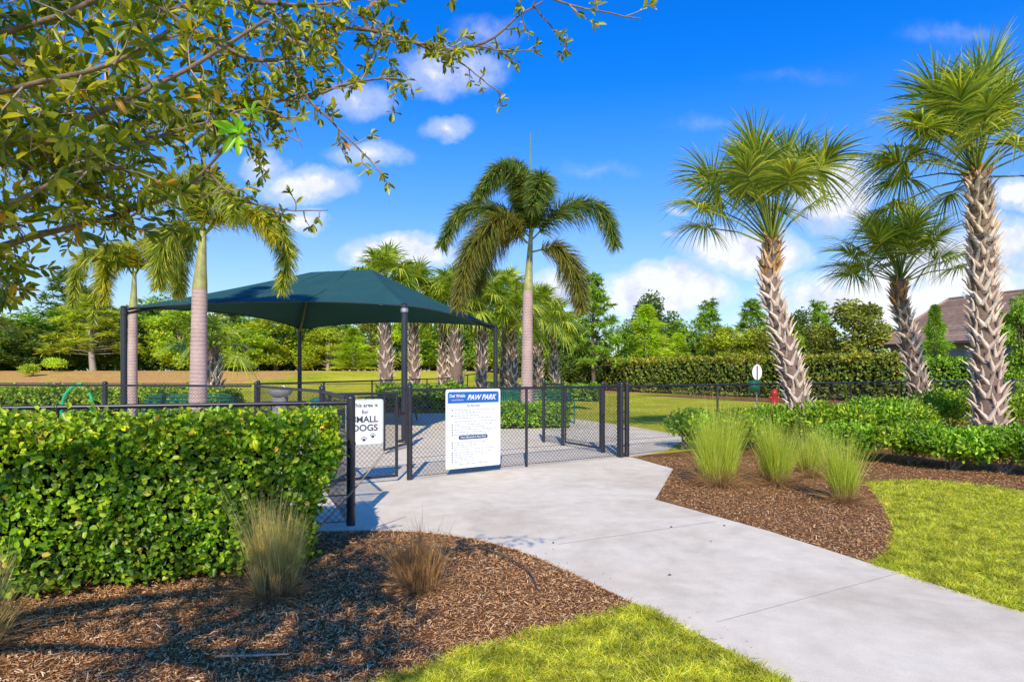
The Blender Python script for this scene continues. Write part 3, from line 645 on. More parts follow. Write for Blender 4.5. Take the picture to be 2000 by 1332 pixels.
para(rows, zl, .036)
para([(1,.55),(1,.35),(1,.30),(0,.70),(1,.62),(1,.55),(1,.3),(1,.36),(1,.40)], .37, .033)
mb = MB(); rrect(mb, .46, .452, .50, .058, .028, -.004); mk('heading_pill', mb, NAVY, o, world=False)
mb = MB(); addtext(mb, 'Not Allowed in Paw Park', .042, .46, .44, -.007, bold=.0006); mk('lettering', mb, WHITE, o, world=False)
mb = MB()
for x in (.25,.36,.47,.58,.69): rrect(mb, x, .062, .09, .012, .003, -.003)
mk('footer_line', mb, GREYINK, o, world=False)
# small dogs sign
gu = unit(GB-GA); ga = math.atan2(gu[1], gu[0])
o = thing('small_dogs_sign', 'white small dogs area sign with two paw prints on the left gate', 'sign', tuple(GA+gu*.27+np.array([gu[1],-gu[0],0])*.03+[0,0,.52]), ga)
mb = MB(); rrect(mb, .26, .31, .52, .62, .035, 0, .005); mk('sign_panel', mb, ALU, o, world=False)
mb = MB(); rrect(mb, .26, .31, .49, .59, .028, -.0025); mk('sign_face', mb, WHITE, o, world=False)
for tx, sz, zz, bo in (('This area is',.072,.515,.0015),('for',.072,.425,.0015),('SMALL',.118,.31,.003),('DOGS',.12,.195,.003)):
    mb = MB(); addtext(mb, tx, sz, .265, zz, -.005, bold=bo, sx=1.05); mk('lettering', mb, INK, o, world=False)
for (cx, cz) in ((.25,.075),(.37,.115)):
    mb = MB(); rrect(mb, cx, cz, .045, .036, .017, -.005)
    for dx, dz in ((-.032,.018),(-.012,.036),(.012,.038),(.032,.02)): rrect(mb, cx+dx, cz+dz, .014, .02, .0068, -.005)
    mk('paw_print', mb, INK, o, world=False)

# ------------------------------------------------------------------ shade canopy
o = thing('shade_canopy', 'dark teal fabric hip shade canopy on four black poles', 'shade canopy', (-4.7,16.8,0))
P1 = np.array([-2.33,13.3,2.94]); P3 = np.array([-8.78,13.9,2.94]); P2 = np.array([-7.12,20.6,2.94]); P4 = np.array([-.52,19.4,2.94])
RL = np.array([-5.62,17.2,4.30]); RR = np.array([-3.80,16.55,4.27]); mb = MB()
def sailface(a, b, c, d, sag, n=18, m=12):     # eave a-b, ridge d-c
    mid = (a+b)/2; inn = unit(((c+d)/2-mid)*[1,1,0]); V = []
    for j in range(m+1):
        t = j/m
        for i in range(n+1):
            s = i/n; e = a*(1-s)+b*s; e = e+inn*sag*4*s*(1-s)+[0,0,.16*4*s*(1-s)*(1 if sag > 0 else 0)]
            r = d*(1-s)+c*s; p = e*(1-t)+r*t; p[2] -= math.sin(PI*t)*(.03+.07*4*s*(1-s))+.010*math.sin(s*19+t*9)*t*(1-t)*4*4*s*(1-s); V.append(p)
    F = [[j*(n+1)+i, j*(n+1)+i+1, (j+1)*(n+1)+i+1, (j+1)*(n+1)+i] for j in range(m) for i in range(n)]
    mb.add(V, F)
sailface(P3, P1, RR, RL, .32); sailface(P1, P4, RR, RR, .38); sailface(P4, P2, RL, RR, .32); sailface(P2, P3, RL, RL, .38)
mk('fabric_roof', mb, FABRIC, o, smooth=True)
for sm in (.3,.62):
    mb = MB()
    for a, b, r in ((P3,P1,0),(P4,P2,0)):
        inn = unit(((RL+RR)/2-(a+b)/2)*[1,1,0]); e = a*(1-sm)+b*sm+inn*.32*4*sm*(1-sm)+[0,0,.16*4*sm*(1-sm)]; rr_ = (RL*(1-sm)+RR*sm) if a is P3 else (RR*(1-sm)+RL*sm)
        pts = []
        for t in np.linspace(0,1,13):
            q = e*(1-t)+rr_*t; q[2] -= math.sin(PI*t)*(.03+.07*4*sm*(1-sm)); pts.append(q+[0,0,.006])
        mb.tube(pts, .006, 4)
    mk('seam', mb, FABRIC, o)
for p in (P1,P2,P3,P4):
    mb = MB(); b0 = p*[1,1,0]; mb.tube([b0, p+[0,0,.03]], .068, 16); mb.tube([p+[0,0,.03], p+[0,0,.06]], [.075,.04], 16); mb.box(b0+[0,0,.015], (.28,.28,.03)); q = mk('pole', mb, STEELB, o)
    mb = MB(); mb.tube([p+[0,0,-.14], p+[0,0,-.06]], .082, 16); mb.bar(p+[0,0,-.05], p+unit((RL+RR)/2-p)*.3+[0,0,-.05], .014); mk('collar', mb, GALV if p is P1 else STEELB, q)
for p, r in ((P1,RR),(P4,RR),(P2,RL),(P3,RL)):
    mb = MB(); mb.tube(spline([p+[0,0,-.12], (p+r)/2+[0,0,-.18], r+[0,0,-.14]], 8), .035, 10); mk('rafter', mb, STEELB, o)
mb = MB(); mb.bar(RL+[0,0,-.14], RR+[0,0,-.14], .04, 10); mk('ridge_beam', mb, STEELB, o)
mb = MB()
for a, b in ((P3,P1),(P1,P4),(P4,P2),(P2,P3)):
    inn = unit(((RL+RR)/2-(a+b)/2)*[1,1,0]); sg = .32 if a is P3 or a is P4 else .38
    mb.tube([a*(1-s)+b*s+inn*sg*4*s*(1-s)+[0,0,.16*4*s*(1-s)-.004] for s in np.linspace(0,1,19)], .012, 6)
mk('edge_cable', mb, STEELB, o)

# ------------------------------------------------------------------ furniture
def bench(label, c, rz, L=1.8, mat=GREENM):
    o = thing('park_bench', label, 'bench', (c[0], c[1], 0), rz)
    mb = MB()
    for k in range(5): mb.box((0, -.16+k*.085, .45), (L, .06, .025))
    mk('seat', mb, mat, o, world=False); mb = MB()
    for k in range(5): mb.box((0, .24+k*.03, .53+k*.085), (L, .025, .06))
    mb.tube(spline([(-L/2,.37,.84),(-L/2+.15,.385,.9),(0,.39,.91),(L/2-.15,.385,.9),(L/2,.37,.84)], 14), .02, 8)
    mk('backrest', mb, mat, o, world=False)
    for s in (-1, 1):
        mb = MB(); x = s*(L/2-.1)
        mb.tube([(x,-.2,0),(x,-.2,.44),(x,.2,.44),(x,.38,.86)], .022, 8); mb.tube([(x,.3,0),(x,.2,.44)], .022, 8); mk('leg', mb, mat, o, world=False)
        mb = MB(); mb.tube(spline([(x,-.2,.44),(x,-.22,.62),(x,-.1,.66),(x,.28,.66)], 8), .018, 8); mk('armrest', mb, mat, o, world=False)
    return o
bench('green metal bench behind the low hedge near the inner gate', (1.0,18.0), .25, 1.8)
bench('long green metal bench beside the large foxtail palm trunk at left', (-8.1,15.2), .05, 2.3)
def picnic(label, c, rz):
    o = thing('picnic_table', label, 'table', (c[0], c[1], 0), rz); mb = MB()
    for k in range(6): mb.box((0, -.32+k*.13, .74), (1.8,.11,.035))
    mk('tabletop', mb, STEELB, o, world=False)
    for s in (-1,1):
        mb = MB(); mb.box((0, s*.68, .45), (1.8,.26,.035)); mk('seat', mb, STEELB, o, world=False)
        mb = MB(); x = s*.65; mb.tube([(x,-.7,.43),(x,.7,.43)], .025, 8); mb.tube([(x,-.6,0),(x,-.25,.72)], .025, 8); mb.tube([(x,.6,0),(x,.25,.72)], .025, 8); mk('leg', mb, STEELB, o, world=False)
picnic('dark picnic table under the canopy seen over the clipped hedge', (-5.4,15.6), .3)
picnic('dark picnic table at the far side of the canopy shade', (-3.7,18.6), -.2)
o = thing('drinking_fountain', 'pale grey drinking fountain at the corner behind the hedge', 'fountain', (-4.75,12.6,0)); mb = MB()
mb.box((0,0,.5), (.26,.26,1.0), None, .9); mk('pedestal', mb, GREYP, o, world=False); mb = MB(); mb.tube([(0,0,1.0),(0,0,1.04),(0,0,1.12),(0,0,1.14)], [.14,.2,.24,.23], 16); mk('basin', mb, GREYP, o, world=False)
mb = MB(); mb.tube([(.1,0,1.12),(.1,0,1.2),(.05,0,1.22)], .012, 8); mk('spout', mb, GALV, o, world=False)
def bin_(label, c, mat, h=1.0, r=.26):
    o = thing('litter_bin', label, 'bin', (c[0], c[1], 0)); mb = MB()
    for k in range(22):
        a = k*2*PI/22; mb.box((r*math.cos(a), r*math.sin(a), h*.42), (.012,.05,h*.8), (math.cos(a), math.sin(a), 0))
    mb.tube([(0,0,.03),(0,0,.05)], r, 20); mb.tube([(0,0,h*.8),(0,0,h*.84)], r*1.04, 20); mb.tube([(0,0,.05),(0,0,h*.78)], r*.86, 20); mk('body', mb, mat, o, world=False)
    mb = MB(); mb.tube([(0,0,h*.86),(0,0,h*.93),(0,0,h)], [r*1.05,r*.85,r*.45], 20); mk('lid', mb, mat, o, world=False)
bin_('dark green litter bin standing left of the green bench', (-.12,18.6), GREENM, 1.05)
bin_('teal litter bin under the canopy, behind the end of the clipped hedge', (-4.2,13.4), TEAL, .95)
o = thing('agility_hoop', 'bright green curved agility hoop in the left run', 'dog agility hoop', (-8.9,12.55,0)); mb = MB()
mb.tube(spline([(-.3,0,0),(-.31,0,.6),(-.22,0,1.05),(0,.0,1.24),(.12,0,1.26)], 16), .03, 8); mk('curved_pipe', mb, GREENH, o, world=False)
mb = MB(); mb.tube([(.32,0,0),(.32,0,.95)], .03, 8); mb.tube([(.32,0,.95),(.26,.0,1.08)], .03, 8); mk('upright_pipe', mb, GREENH, o, world=False)
o = thing('waste_station', 'dog waste station post with white oval sign in the run', 'waste station', tuple(A(1478,727,24)*[1,1,0])); mb = MB()
mb.bar((0,0,0),(0,0,1.85), .028, 8); mk('post', mb, GALV, o, world=False)
mb = MB(); a = np.arange(24)*2*PI/24; V = [(math.cos(t)*.19, -.04, 1.5+math.sin(t)*.30) for t in a]; W = [(x, y+.01, z) for x, y, z in V]
mb.add(V+[(0,-.04,1.5)], [[(i+1)%24,i,24] for i in range(24)]); mb.add(W+[(0,-.03,1.5)], [[i,(i+1)%24,24] for i in range(24)]); mb.add(V+W, [[i,(i+1)%24,(i+1)%24+24,i+24] for i in range(24)]); mk('oval_sign', mb, WHITE, o, world=False)
mb = MB(); mb.bar((0,-.05,1.2),(0,-.05,1.75), .022, 8); mk('sign_bracket', mb, STEELB, o, world=False)
mb = MB(); mb.box((-.12,-.05,.95), (.36,.25,.42)); mb.box((-.12,-.05,1.17), (.38,.27,.03)); mk('bag_box', mb, GREENM, o, world=False)
o = thing('fire_hydrant', 'small red fire hydrant on the turf beside the waste station', 'hydrant', tuple(A(1512,727,24)*[1,1,0])); mb = MB()
mb.tube([(0,0,0),(0,0,.05),(0,0,.06),(0,0,.62),(0,0,.66),(0,0,.7),(0,0,.8),(0,0,.85)], [.17,.17,.12,.12,.15,.14,.1,.03], 16); mk('barrel', mb, REDP, o, world=False)
for s in (-1,1):
    mb = MB(); mb.tube([(s*.1,0,.5),(s*.2,0,.5)], .06, 12); mb.tube([(s*.2,0,.5),(s*.23,0,.5)], .035, 6); mk('outlet_cap', mb, REDP, o, world=False)

# ------------------------------------------------------------------ foxtail palms
def foxfrond(mbs, path, n=300, lf=.42, bush=1.0):
    P = spline(path, 26); d = np.concatenate([[0], np.cumsum(np.linalg.norm(np.diff(P,axis=0),axis=1))]); tot = d[-1]
    mbs[1].tube(P, np.linspace(.026,.005,26), 6, False)
    s = .09*tot + rng.random(n)**.9*tot*.91; c = np.stack([np.interp(s, d, P[:,k]) for k in range(3)], 1)
    T = unit(np.stack([np.interp(s, d, np.gradient(P[:,k], d)) for k in range(3)], 1))
    sd = unit(np.cross(T, [0,0,1.0])); up = np.cross(sd, T); a = rng.random(n)*2*PI
    R = sd*np.cos(a)[:,None]*1.15+up*np.sin(a)[:,None]
    D = unit(R*.9*bush+T*rng.uniform(.35,.8,n)[:,None]); tt = s/tot
    L = lf*np.clip(.55+1.3*np.minimum(tt, .5), 0, 1)*np.clip(1.35-tt*.95, .3, 1)*rng.uniform(.75,1.15,n)
    strips(mbs[0], c, D, [0,0,-.38], L, rng.uniform(.022,.036,n), 3, unit(np.cross(D, R+randdir(n)*.6)))
def foxtail(label, base, top, shaft_top, rb, fr, mats=None, n=300, lf=.42, spear=None):
    o = thing('foxtail_palm', label, 'palm tree', tuple(base)); mb = MB(); k = 28
    P = spline([base, (base+top)/2, top], k); t = np.linspace(0,1,k)
    mb.tube(P, rb*(1.12-.28*t+.10*np.exp(-t*14)-.05*np.sin(t*PI)), 20); mk('trunk', mb, PINKT, o, smooth=True)
    mb = MB(); Q = spline([top, (top+shaft_top)/2, shaft_top], 12); mb.tube(Q, rb*np.interp(np.linspace(0,1,12),[0,.08,.35,1],[.82,.80,.62,.32]), 16); mk('crownshaft', mb, SHAFT, o, smooth=True)
    for f in fr:
        mt = f[0]; mbs = (MB(), MB()); foxfrond(mbs, f[1], int(n*2.6*(f[2] if len(f) > 2 else 1)), lf)
        q = mk('frond', mbs[0], mt, o); mk('rachis', mbs[1], PETI, q)
    if spear is not None: mb = MB(); mb.tube([shaft_top, spear], [.03,.012], 6); mk('spear_leaf', mb, PETI, o)
    return o
def F(Y, *pts):   # frond path from pixel + depth offsets
    return [A(px, py, Y+dy) for px, py, dy in pts]
Yc = 18.0
foxtail('foxtail palm in the centre beyond the fence with green crownshaft and spear leaf', G(1028,847)*0+np.array([(1028-1000)/1200*Yc, Yc, 0]), A(1031,570,Yc), A(1037,455,Yc), .175, [
  (FOX, F(Yc,(1037,470,0),(1110,405,.2),(1170,405,.3),(1203,480,.3)),.85),
  (FOXO, F(Yc,(1040,492,0),(1085,485,-.2),(1120,530,-.3),(1138,605,-.3)),.85),
  (FOX, F(Yc,(1036,465,0),(1030,370,-.2),(985,330,-.5),(930,385,-.8)),1.3),
  (FOX, F(Yc,(1036,465,0),(1020,350,.6),(1000,320,.9),(960,350,1.2)),1.1),
  (FOX, F(Yc,(1036,465,0),(990,420,.6),(905,410,1.0),(862,480,1.0)),.95),
  (FOXO, F(Yc,(1030,475,0),(985,425,-.6),(930,470,-.9),(895,600,-1.0)),1.25),
  (FOXO, F(Yc,(1030,475,0),(1000,450,.4),(955,480,.8),(930,570,.8)),.9),
  (FOX, F(Yc,(1038,465,0),(1055,380,-.3),(1058,350,-.8),(1040,400,-1.5)),1.0),
  (FOX, F(Yc,(1036,465,0),(1030,390,.8),(1020,370,1.6),(1010,430,2.4)),.9)], n=700, lf=.72, spear=A(1034,260,Yc)+[.03,0,0])
Yl = 12.4
foxtail('large foxtail palm before the left end of the teal canopy', np.array([-.512*Yl, Yl, 0]), A(390,565,Yl), A(397,445,Yl), .172, [
  (FOXL, F(Yl,(397,460,0),(450,415,.1),(520,420,.2),(560,480,.2),(548,570,.2)),1.1),
  (FOXY, F(Yl,(397,460,0),(450,405,-.3),(500,420,-.5),(540,470,-.5)),.5),
  (FOXL, F(Yl,(394,462,0),(350,440,-.3),(320,480,-.4),(310,560,-.4)),.9),
  (FOXL, F(Yl,(394,462,0),(360,460,.5),(345,510,.6),(350,575,.6)),.9),
  (FOXL, F(Yl,(396,455,0),(380,370,.2),(395,330,.5),(430,350,.7)),.9),
  (FOXL, F(Yl,(396,455,0),(370,370,-.3),(330,350,-.6),(290,400,-.8)),.9),
  (FOXL, F(Yl,(396,455,0),(410,380,-.5),(440,370,-1.0),(460,430,-1.3)),.5)], n=420, lf=.5, spear=A(400,300,Yl))
Ys = 16.4
foxtail('slimmer foxtail palm with yellow fronds beside the left canopy pole', np.array([(257-1000)/1200*Ys, Ys, 0]), A(260,605,Ys), A(263,530,Ys), .13, [
  (FOXY, F(Ys,(263,540,0),(240,480,-.3),(215,500,-.5),(205,590,-.5)),.9),
  (FOXY, F(Ys,(263,540,0),(290,470,-.3),(310,490,-.5),(330,530,-.5)),.6),
  (FOXL, F(Ys,(262,540,0),(220,490,.3),(160,510,.5),(140,600,.5)),1.0),
  (FOXL, F(Ys,(262,540,0),(250,480,.5),(190,560,.9),(180,630,.9)),.7),
  (FOXL, F(Ys,(262,540,0),(300,490,.4),(345,520,.6),(350,580,.6)),.8)], n=420, lf=.5)

# ------------------------------------------------------------------ sabal palms
def fan_leaf(mb, mbp, b, d, pet, R, roll=0.0, nseg=40, droop=.4, wseg=.05, side0=None):
    d = unit(d); L = pet; tip = b+d*L+np.array([0,0,-.10*L]); mid = b+d*L*.5+np.array([0,0,.02])
    mbp.tube([b, mid, tip], [.022,.017,.012], 5, False)
    ax = unit(tip-mid); sd = unit(np.cross(ax, [0,0,1.0])+1e-3) if side0 is None else side0; up = np.cross(sd, ax)
    sd2 = sd*math.cos(roll)+up*math.sin(roll); up = np.cross(sd2, ax); sd = sd2
    a = np.linspace(-1,1,nseg)*math.radians(132)+rng.normal(size=nseg)*.03
    cost = np.clip(np.cos(a), 0, 1)*.28*R                          # costa carries the middle segments forward
    B = tip + ax*cost[:,None]
    D = ax*np.cos(a)[:,None] + sd*np.sin(a)[:,None] + up*(.28*np.abs(np.sin(a)))[:,None]
    Ls = R*(.72+.28*np.cos(a*.6))*rng.uniform(.85,1.08,nseg)
    curl = -up*.16 + np.array([0,0,-droop])
    strips(mb, B, D, curl*rng.uniform(.6,1.3,nseg)[:,None], Ls, wseg*R, 5, unit(np.cross(unit(D), up+.12*randdir(nseg))), tip=.03)
def trunk_boots(o, P, r0, r1, nb, young, mat, L=.34, flare=.5, W=.13):
    k = len(P); d = np.concatenate([[0], np.cumsum(np.linalg.norm(np.diff(P,axis=0),axis=1))]); tot = d[-1]
    mb = MB(); mb.tube(P, np.linspace(r0,r1,k)*.88, 14); mk('trunk', mb, CORE, o, smooth=True)
    mbs = [MB(), MB()]
    for i in range(nb):
        f = (i+.5)/nb; s = f*tot; c = np.array([np.interp(s, d, P[:,j]) for j in range(3)]); a = i*2.39996+rng.normal()*.09
        T = unit(np.array([np.interp(min(s+.1,tot), d, P[:,j]) for j in range(3)])-np.array([np.interp(max(s-.1,0), d, P[:,j]) for j in range(3)]))
        R = np.array([math.cos(a), math.sin(a), 0]); R = unit(R-T*np.dot(R,T)); Sd = np.cross(T, R); r = r0+(r1-r0)*f
        if rng.random() < .05: continue
        for sg in (-1, 1):                 # the split leaf base: two arms spreading from one foot
            ln = L*rng.uniform(.75,1.2); w = W*rng.uniform(.75,1.1)
            p0 = c+R*r*.80-T*.10; dirv = unit(T*1.0+Sd*sg*rng.uniform(.28,.75)+R*rng.uniform(.12,.42)*flare*1.6)
            pts = [p0, p0+dirv*ln*.45+R*.02, p0+dirv*ln*.8+R*.05*flare*1.4, p0+dirv*ln*1.1+R*.10*flare*1.6]
            ws = [w, w*.75, w*.42, w*.10]; th = [.05,.035,.022,.008]; side = unit(np.cross(dirv, R)); V = []
            for q, ww, h in zip(pts, ws, th):
                V += [q-side*ww*.5, q+R*h*.8, q+side*ww*.5, q-R*h]
            Fq = [[4*m+j, 4*m+(j+1)%4, 4*m+4+(j+1)%4, 4*m+4+j] for m in range(3) for j in range(4)]+[[12,13,14,15]]
            mbs[1 if f > 1-young else 0].add(V, Fq)
    mk('boots', mbs[0], BOOT, o)
    if mbs[1].n: mk('young_boots', mbs[1], BOOTY, o)
def sabal(label, path, r0, r1, nb, leafs, Rl, pet, mat, young=.12, wind=(0,0,0), nseg=40, L=.34, W=.13, group=None, el=(-25,88), name='sabal_palm', flare=.5, aim=None, stiff=(.30,.42)):
    path = np.array(path, float); o = thing(name, label, 'palm tree', tuple(path[0]), group=group); P = spline(path, 20)
    trunk_boots(o, P, r0, r1, nb, young, mat, L, flare, W)
    top = P[-1]; ml, mp = MB(), MB()
    for i in range(leafs):
        f = (i+.5)/leafs; e = math.radians(el[0]+(el[1]-el[0])*f**.85+rng.normal()*5); a = i*2.39996+rng.normal()*.15
        d = np.array([math.cos(a)*math.cos(e), math.sin(a)*math.cos(e), math.sin(e)])+np.array(wind)
        s = rng.uniform(.85,1.12)
        fan_leaf(ml, mp, top+[0,0,-.12+.15*f], d, pet*s*(1 if f < .85 else .85), Rl*s*(1 if f < .9 else .75), rng.normal()*.35, nseg, stiff[0]+stiff[1]*(1-f), wseg=.042 if nseg > 35 else .085)
    mk('fan_leaves', ml, mat, o); mk('leaf_stalks', mp, PETI, o); return o
Y1 = 12.4
sabal('leaning sabal palm with booted trunk, leftmost of the three at right', [A(1567,862,Y1)*[1,1,0], A(1553,760,Y1), A(1525,640,Y1), A(1503,545,Y1), A(1508,470,Y1)], .23, .15, 118, 34, .94, 1.62, SAB, .16, (-.24,0,.34), 60, .25, .105, el=(20,89), stiff=(.08,.36))
Y2 = 15.5
sabal('shortest sabal palm of the three at right, in the middle', [A(1817,850,Y2)*[1,1,0], A(1800,780,Y2), A(1770,640,Y2), A(1755,575,Y2), A(1758,545,Y2)], .235, .15, 104, 30, .90, 1.28, SAB, .16, (-.14,0,.1), 56, .25, .10, el=(10,88), stiff=(.06,.3))
Y3 = 12.0
sabal('tall sabal palm with thick booted trunk at the right edge', [A(1932,870,Y3)*[1,1,0], A(1932,780,Y3), A(1920,600,Y3), A(1918,450,Y3), A(1908,335,Y3)], .27, .19, 165, 38, 1.04, 1.50, SAB, .03, (-.22,0,.2), 60, .28, .12, el=(-14,88), stiff=(.08,.42))
FAR = [(757,25,548,.40,'sabal palm trunk left of the tall canopy pole, leftmost of the far group'),
 (812,26,580,.34,'far sabal palm just right of the tall canopy pole'),
 (864,27,600,.33,'far sabal palm half hidden behind the stout booted palm'),
 (890,25.5,590,.46,'stoutest booted sabal palm in the far group above the rules sign'),
 (941,26,600,.34,'far sabal palm standing left of the right canopy pole'),
 (1001,27,620,.33,'far sabal palm just left of the pink foxtail trunk'),
 (985,30,580,.33,'taller far sabal palm behind the right canopy pole'),
 (1049,30,610,.33,'far sabal palm just right of the pink foxtail trunk'),
 (1086,33,635,.32,'rightmost sabal palm of the far group near the long hedge')]
for i, (px, Y, ty, r, lb) in enumerate(FAR):
    X = (px-1000)/1200*Y; b = np.array([X, Y, float(terrain(X, Y))]); t = A(px+rng.normal()*4, ty, Y)
    sabal(lb, [b, (b+t)/2+[rng.normal()*.05,0,0], t], r*.8, r*.55, 70, 30, .9, 1.0, SABF, .2, (0,0,.05), 30, .28, .13, el=(-22,88), group='sabal palms behind the canopy')
X = (412-1000)/1200*19.5; b = np.array([X,19.5,0.0])
sabal('short sabal trunk half hidden behind the large left foxtail palm', [b, b+[.03,0,1.2], b+[0,0,2.3]], .33, .24, 50, 14, .7, .8, SABF, .1, (0,0,.1), 24, .36, .15)

# ------------------------------------------------------------------ background trees
def tree_proto(kind, mat, name, h=7.0, r=2.4, n=8500, ls=.20):
    o = thing(name, 'tree', 'tree', (0,0,0)); mb = MB(); tr = MB(); fo = MB()
    if kind == 'broad':
        K = 30; lc = []; lr = []
        for _ in range(K):
            z = rng.uniform(.16,.93)*h; w = r*math.sin(min(1,(1.02-z/h)*1.6+.12)*PI/2)*.8; a = rng.random()*2*PI; q = rng.random()**.5
            lc.append([math.cos(a)*w*q, math.sin(a)*w*q, z]); lr.append(rng.uniform(.45,.95)*r*.38)
        lc = np.array(lc); lr = np.array(lr); k = rng.integers(0, K, n); d = randdir(n); P = lc[k]+d*(lr[k]*rng.random(n)**.4)[:,None]*[.9,.9,1.15]
        leaves(fo, P, unit(d+randdir(n)), unit(d+randdir(n)*.6+[0,0,.4]), ls*rng.uniform(.6,1.4,n), ls*.55)
        tr.tube(spline([(0,0,0),(.1,0,h*.3),(0,.1,h*.75)], 8), np.linspace(.16,.05,8), 8)
        for c in lc[:14]: tr.tube(spline([(0,0,max(.4,c[2]*.35)), c*[.5,.5,.7], c], 5), np.linspace(.06,.015,5), 5, False)
    elif kind == 'pine':
        K = 64; n = 6500; tr.tube(spline([(0,0,0),(.12,0,h*.5),(0,0,h)], 10), np.linspace(.15,.03,10), 8); tips = []
        for i in range(K):
            z = h*(.25+.75*i/K); a = i*2.4+rng.normal()*.3; w = r*(1.02-z/h)**.55*rng.uniform(.45,1.05); e = np.array([math.cos(a)*w, math.sin(a)*w, z+rng.uniform(-.1,.45)])
            tr.tube([(0,0,z-.2), e], [.035,.012], 5, False); tips += [(e, .42), (e*[.65,.65,1], .36), (e*[.85,.85,1]+rng.normal(size=3)*.25, .34)]
        k = rng.integers(0, len(tips), n); C = np.array([t[0] for t in tips])[k]; rr = np.array([t[1] for t in tips])[k]; d = randdir(n); d[:,2] = d[:,2]*.7+.25
        strips(fo, C, d, [0,0,-.1], rr*rng.uniform(.7,1.3,n), .075, 2)
    elif kind == 'cone':
        k = n; z = h*(.06+.94*rng.random(n)**1.25); w = r*(1-z/h)**.8*(.75+.25*np.sin(z*5)); a = rng.random(n)*2*PI; lob = 1+.22*np.sin(a*5+z*2)+.12*np.sin(a*11+z*7)
        q = rng.random(n)**.4; P = np.c_[np.cos(a)*w*q*lob, np.sin(a)*w*q*lob, z]; d = np.c_[np.cos(a), np.sin(a), np.full(n,.25)]
        strips(fo, P, d+randdir(n)*.5, [0,0,-.25], ls*1.6*rng.uniform(.6,1.4,n), .07, 2)
        tr.tube([(0,0,0),(0,0,h*.95)], [.13,.02], 8)
        for i in range(20):
            z_ = h*(.15+.8*i/20); a_ = i*2.4; w_ = r*(1-z_/h)**.8*.8; tr.tube([(0,0,z_),(math.cos(a_)*w_,math.sin(a_)*w_,z_+.15)], [.03,.008], 5, False)
    mk('trunk', tr, PBARK if mat in ('bright','yellow') else DBARK, o, world=False); mk('crown', fo, TREEM[mat], o, world=False); return o
PROTO = {}
def plant(kind, mat, px, top, Y, wpx, label, name=None):
    X = (px-1000)/1200*Y; z0 = float(terrain(X, Y)); top -= (26 if px < 700 else 12) if px < 1700 else 0; wpx *= 1.22 if px < 1800 else 1.0; H = CAMH+(HOR-top)/1200*Y-z0; W = wpx/1200*Y/2
    key = (kind, mat)
    nm = name or {'broad':'broadleaf_tree','pine':'pine_tree','cone':'conifer_tree'}[kind]
    if key not in PROTO: PROTO[key] = o = tree_proto(kind, mat, nm); first = True
    else: o = dup(PROTO[key], (0,0,0), 0, (1,1,1), label)
    o['label'] = label; o.location = (X, Y, z0-.05); o.rotation_euler = (0,0,rng.random()*6.28); o.scale = (W/2.2, W/2.2, H/6.8)
    if key in PROTO and o is not PROTO[key]: o.name = nm
    return o
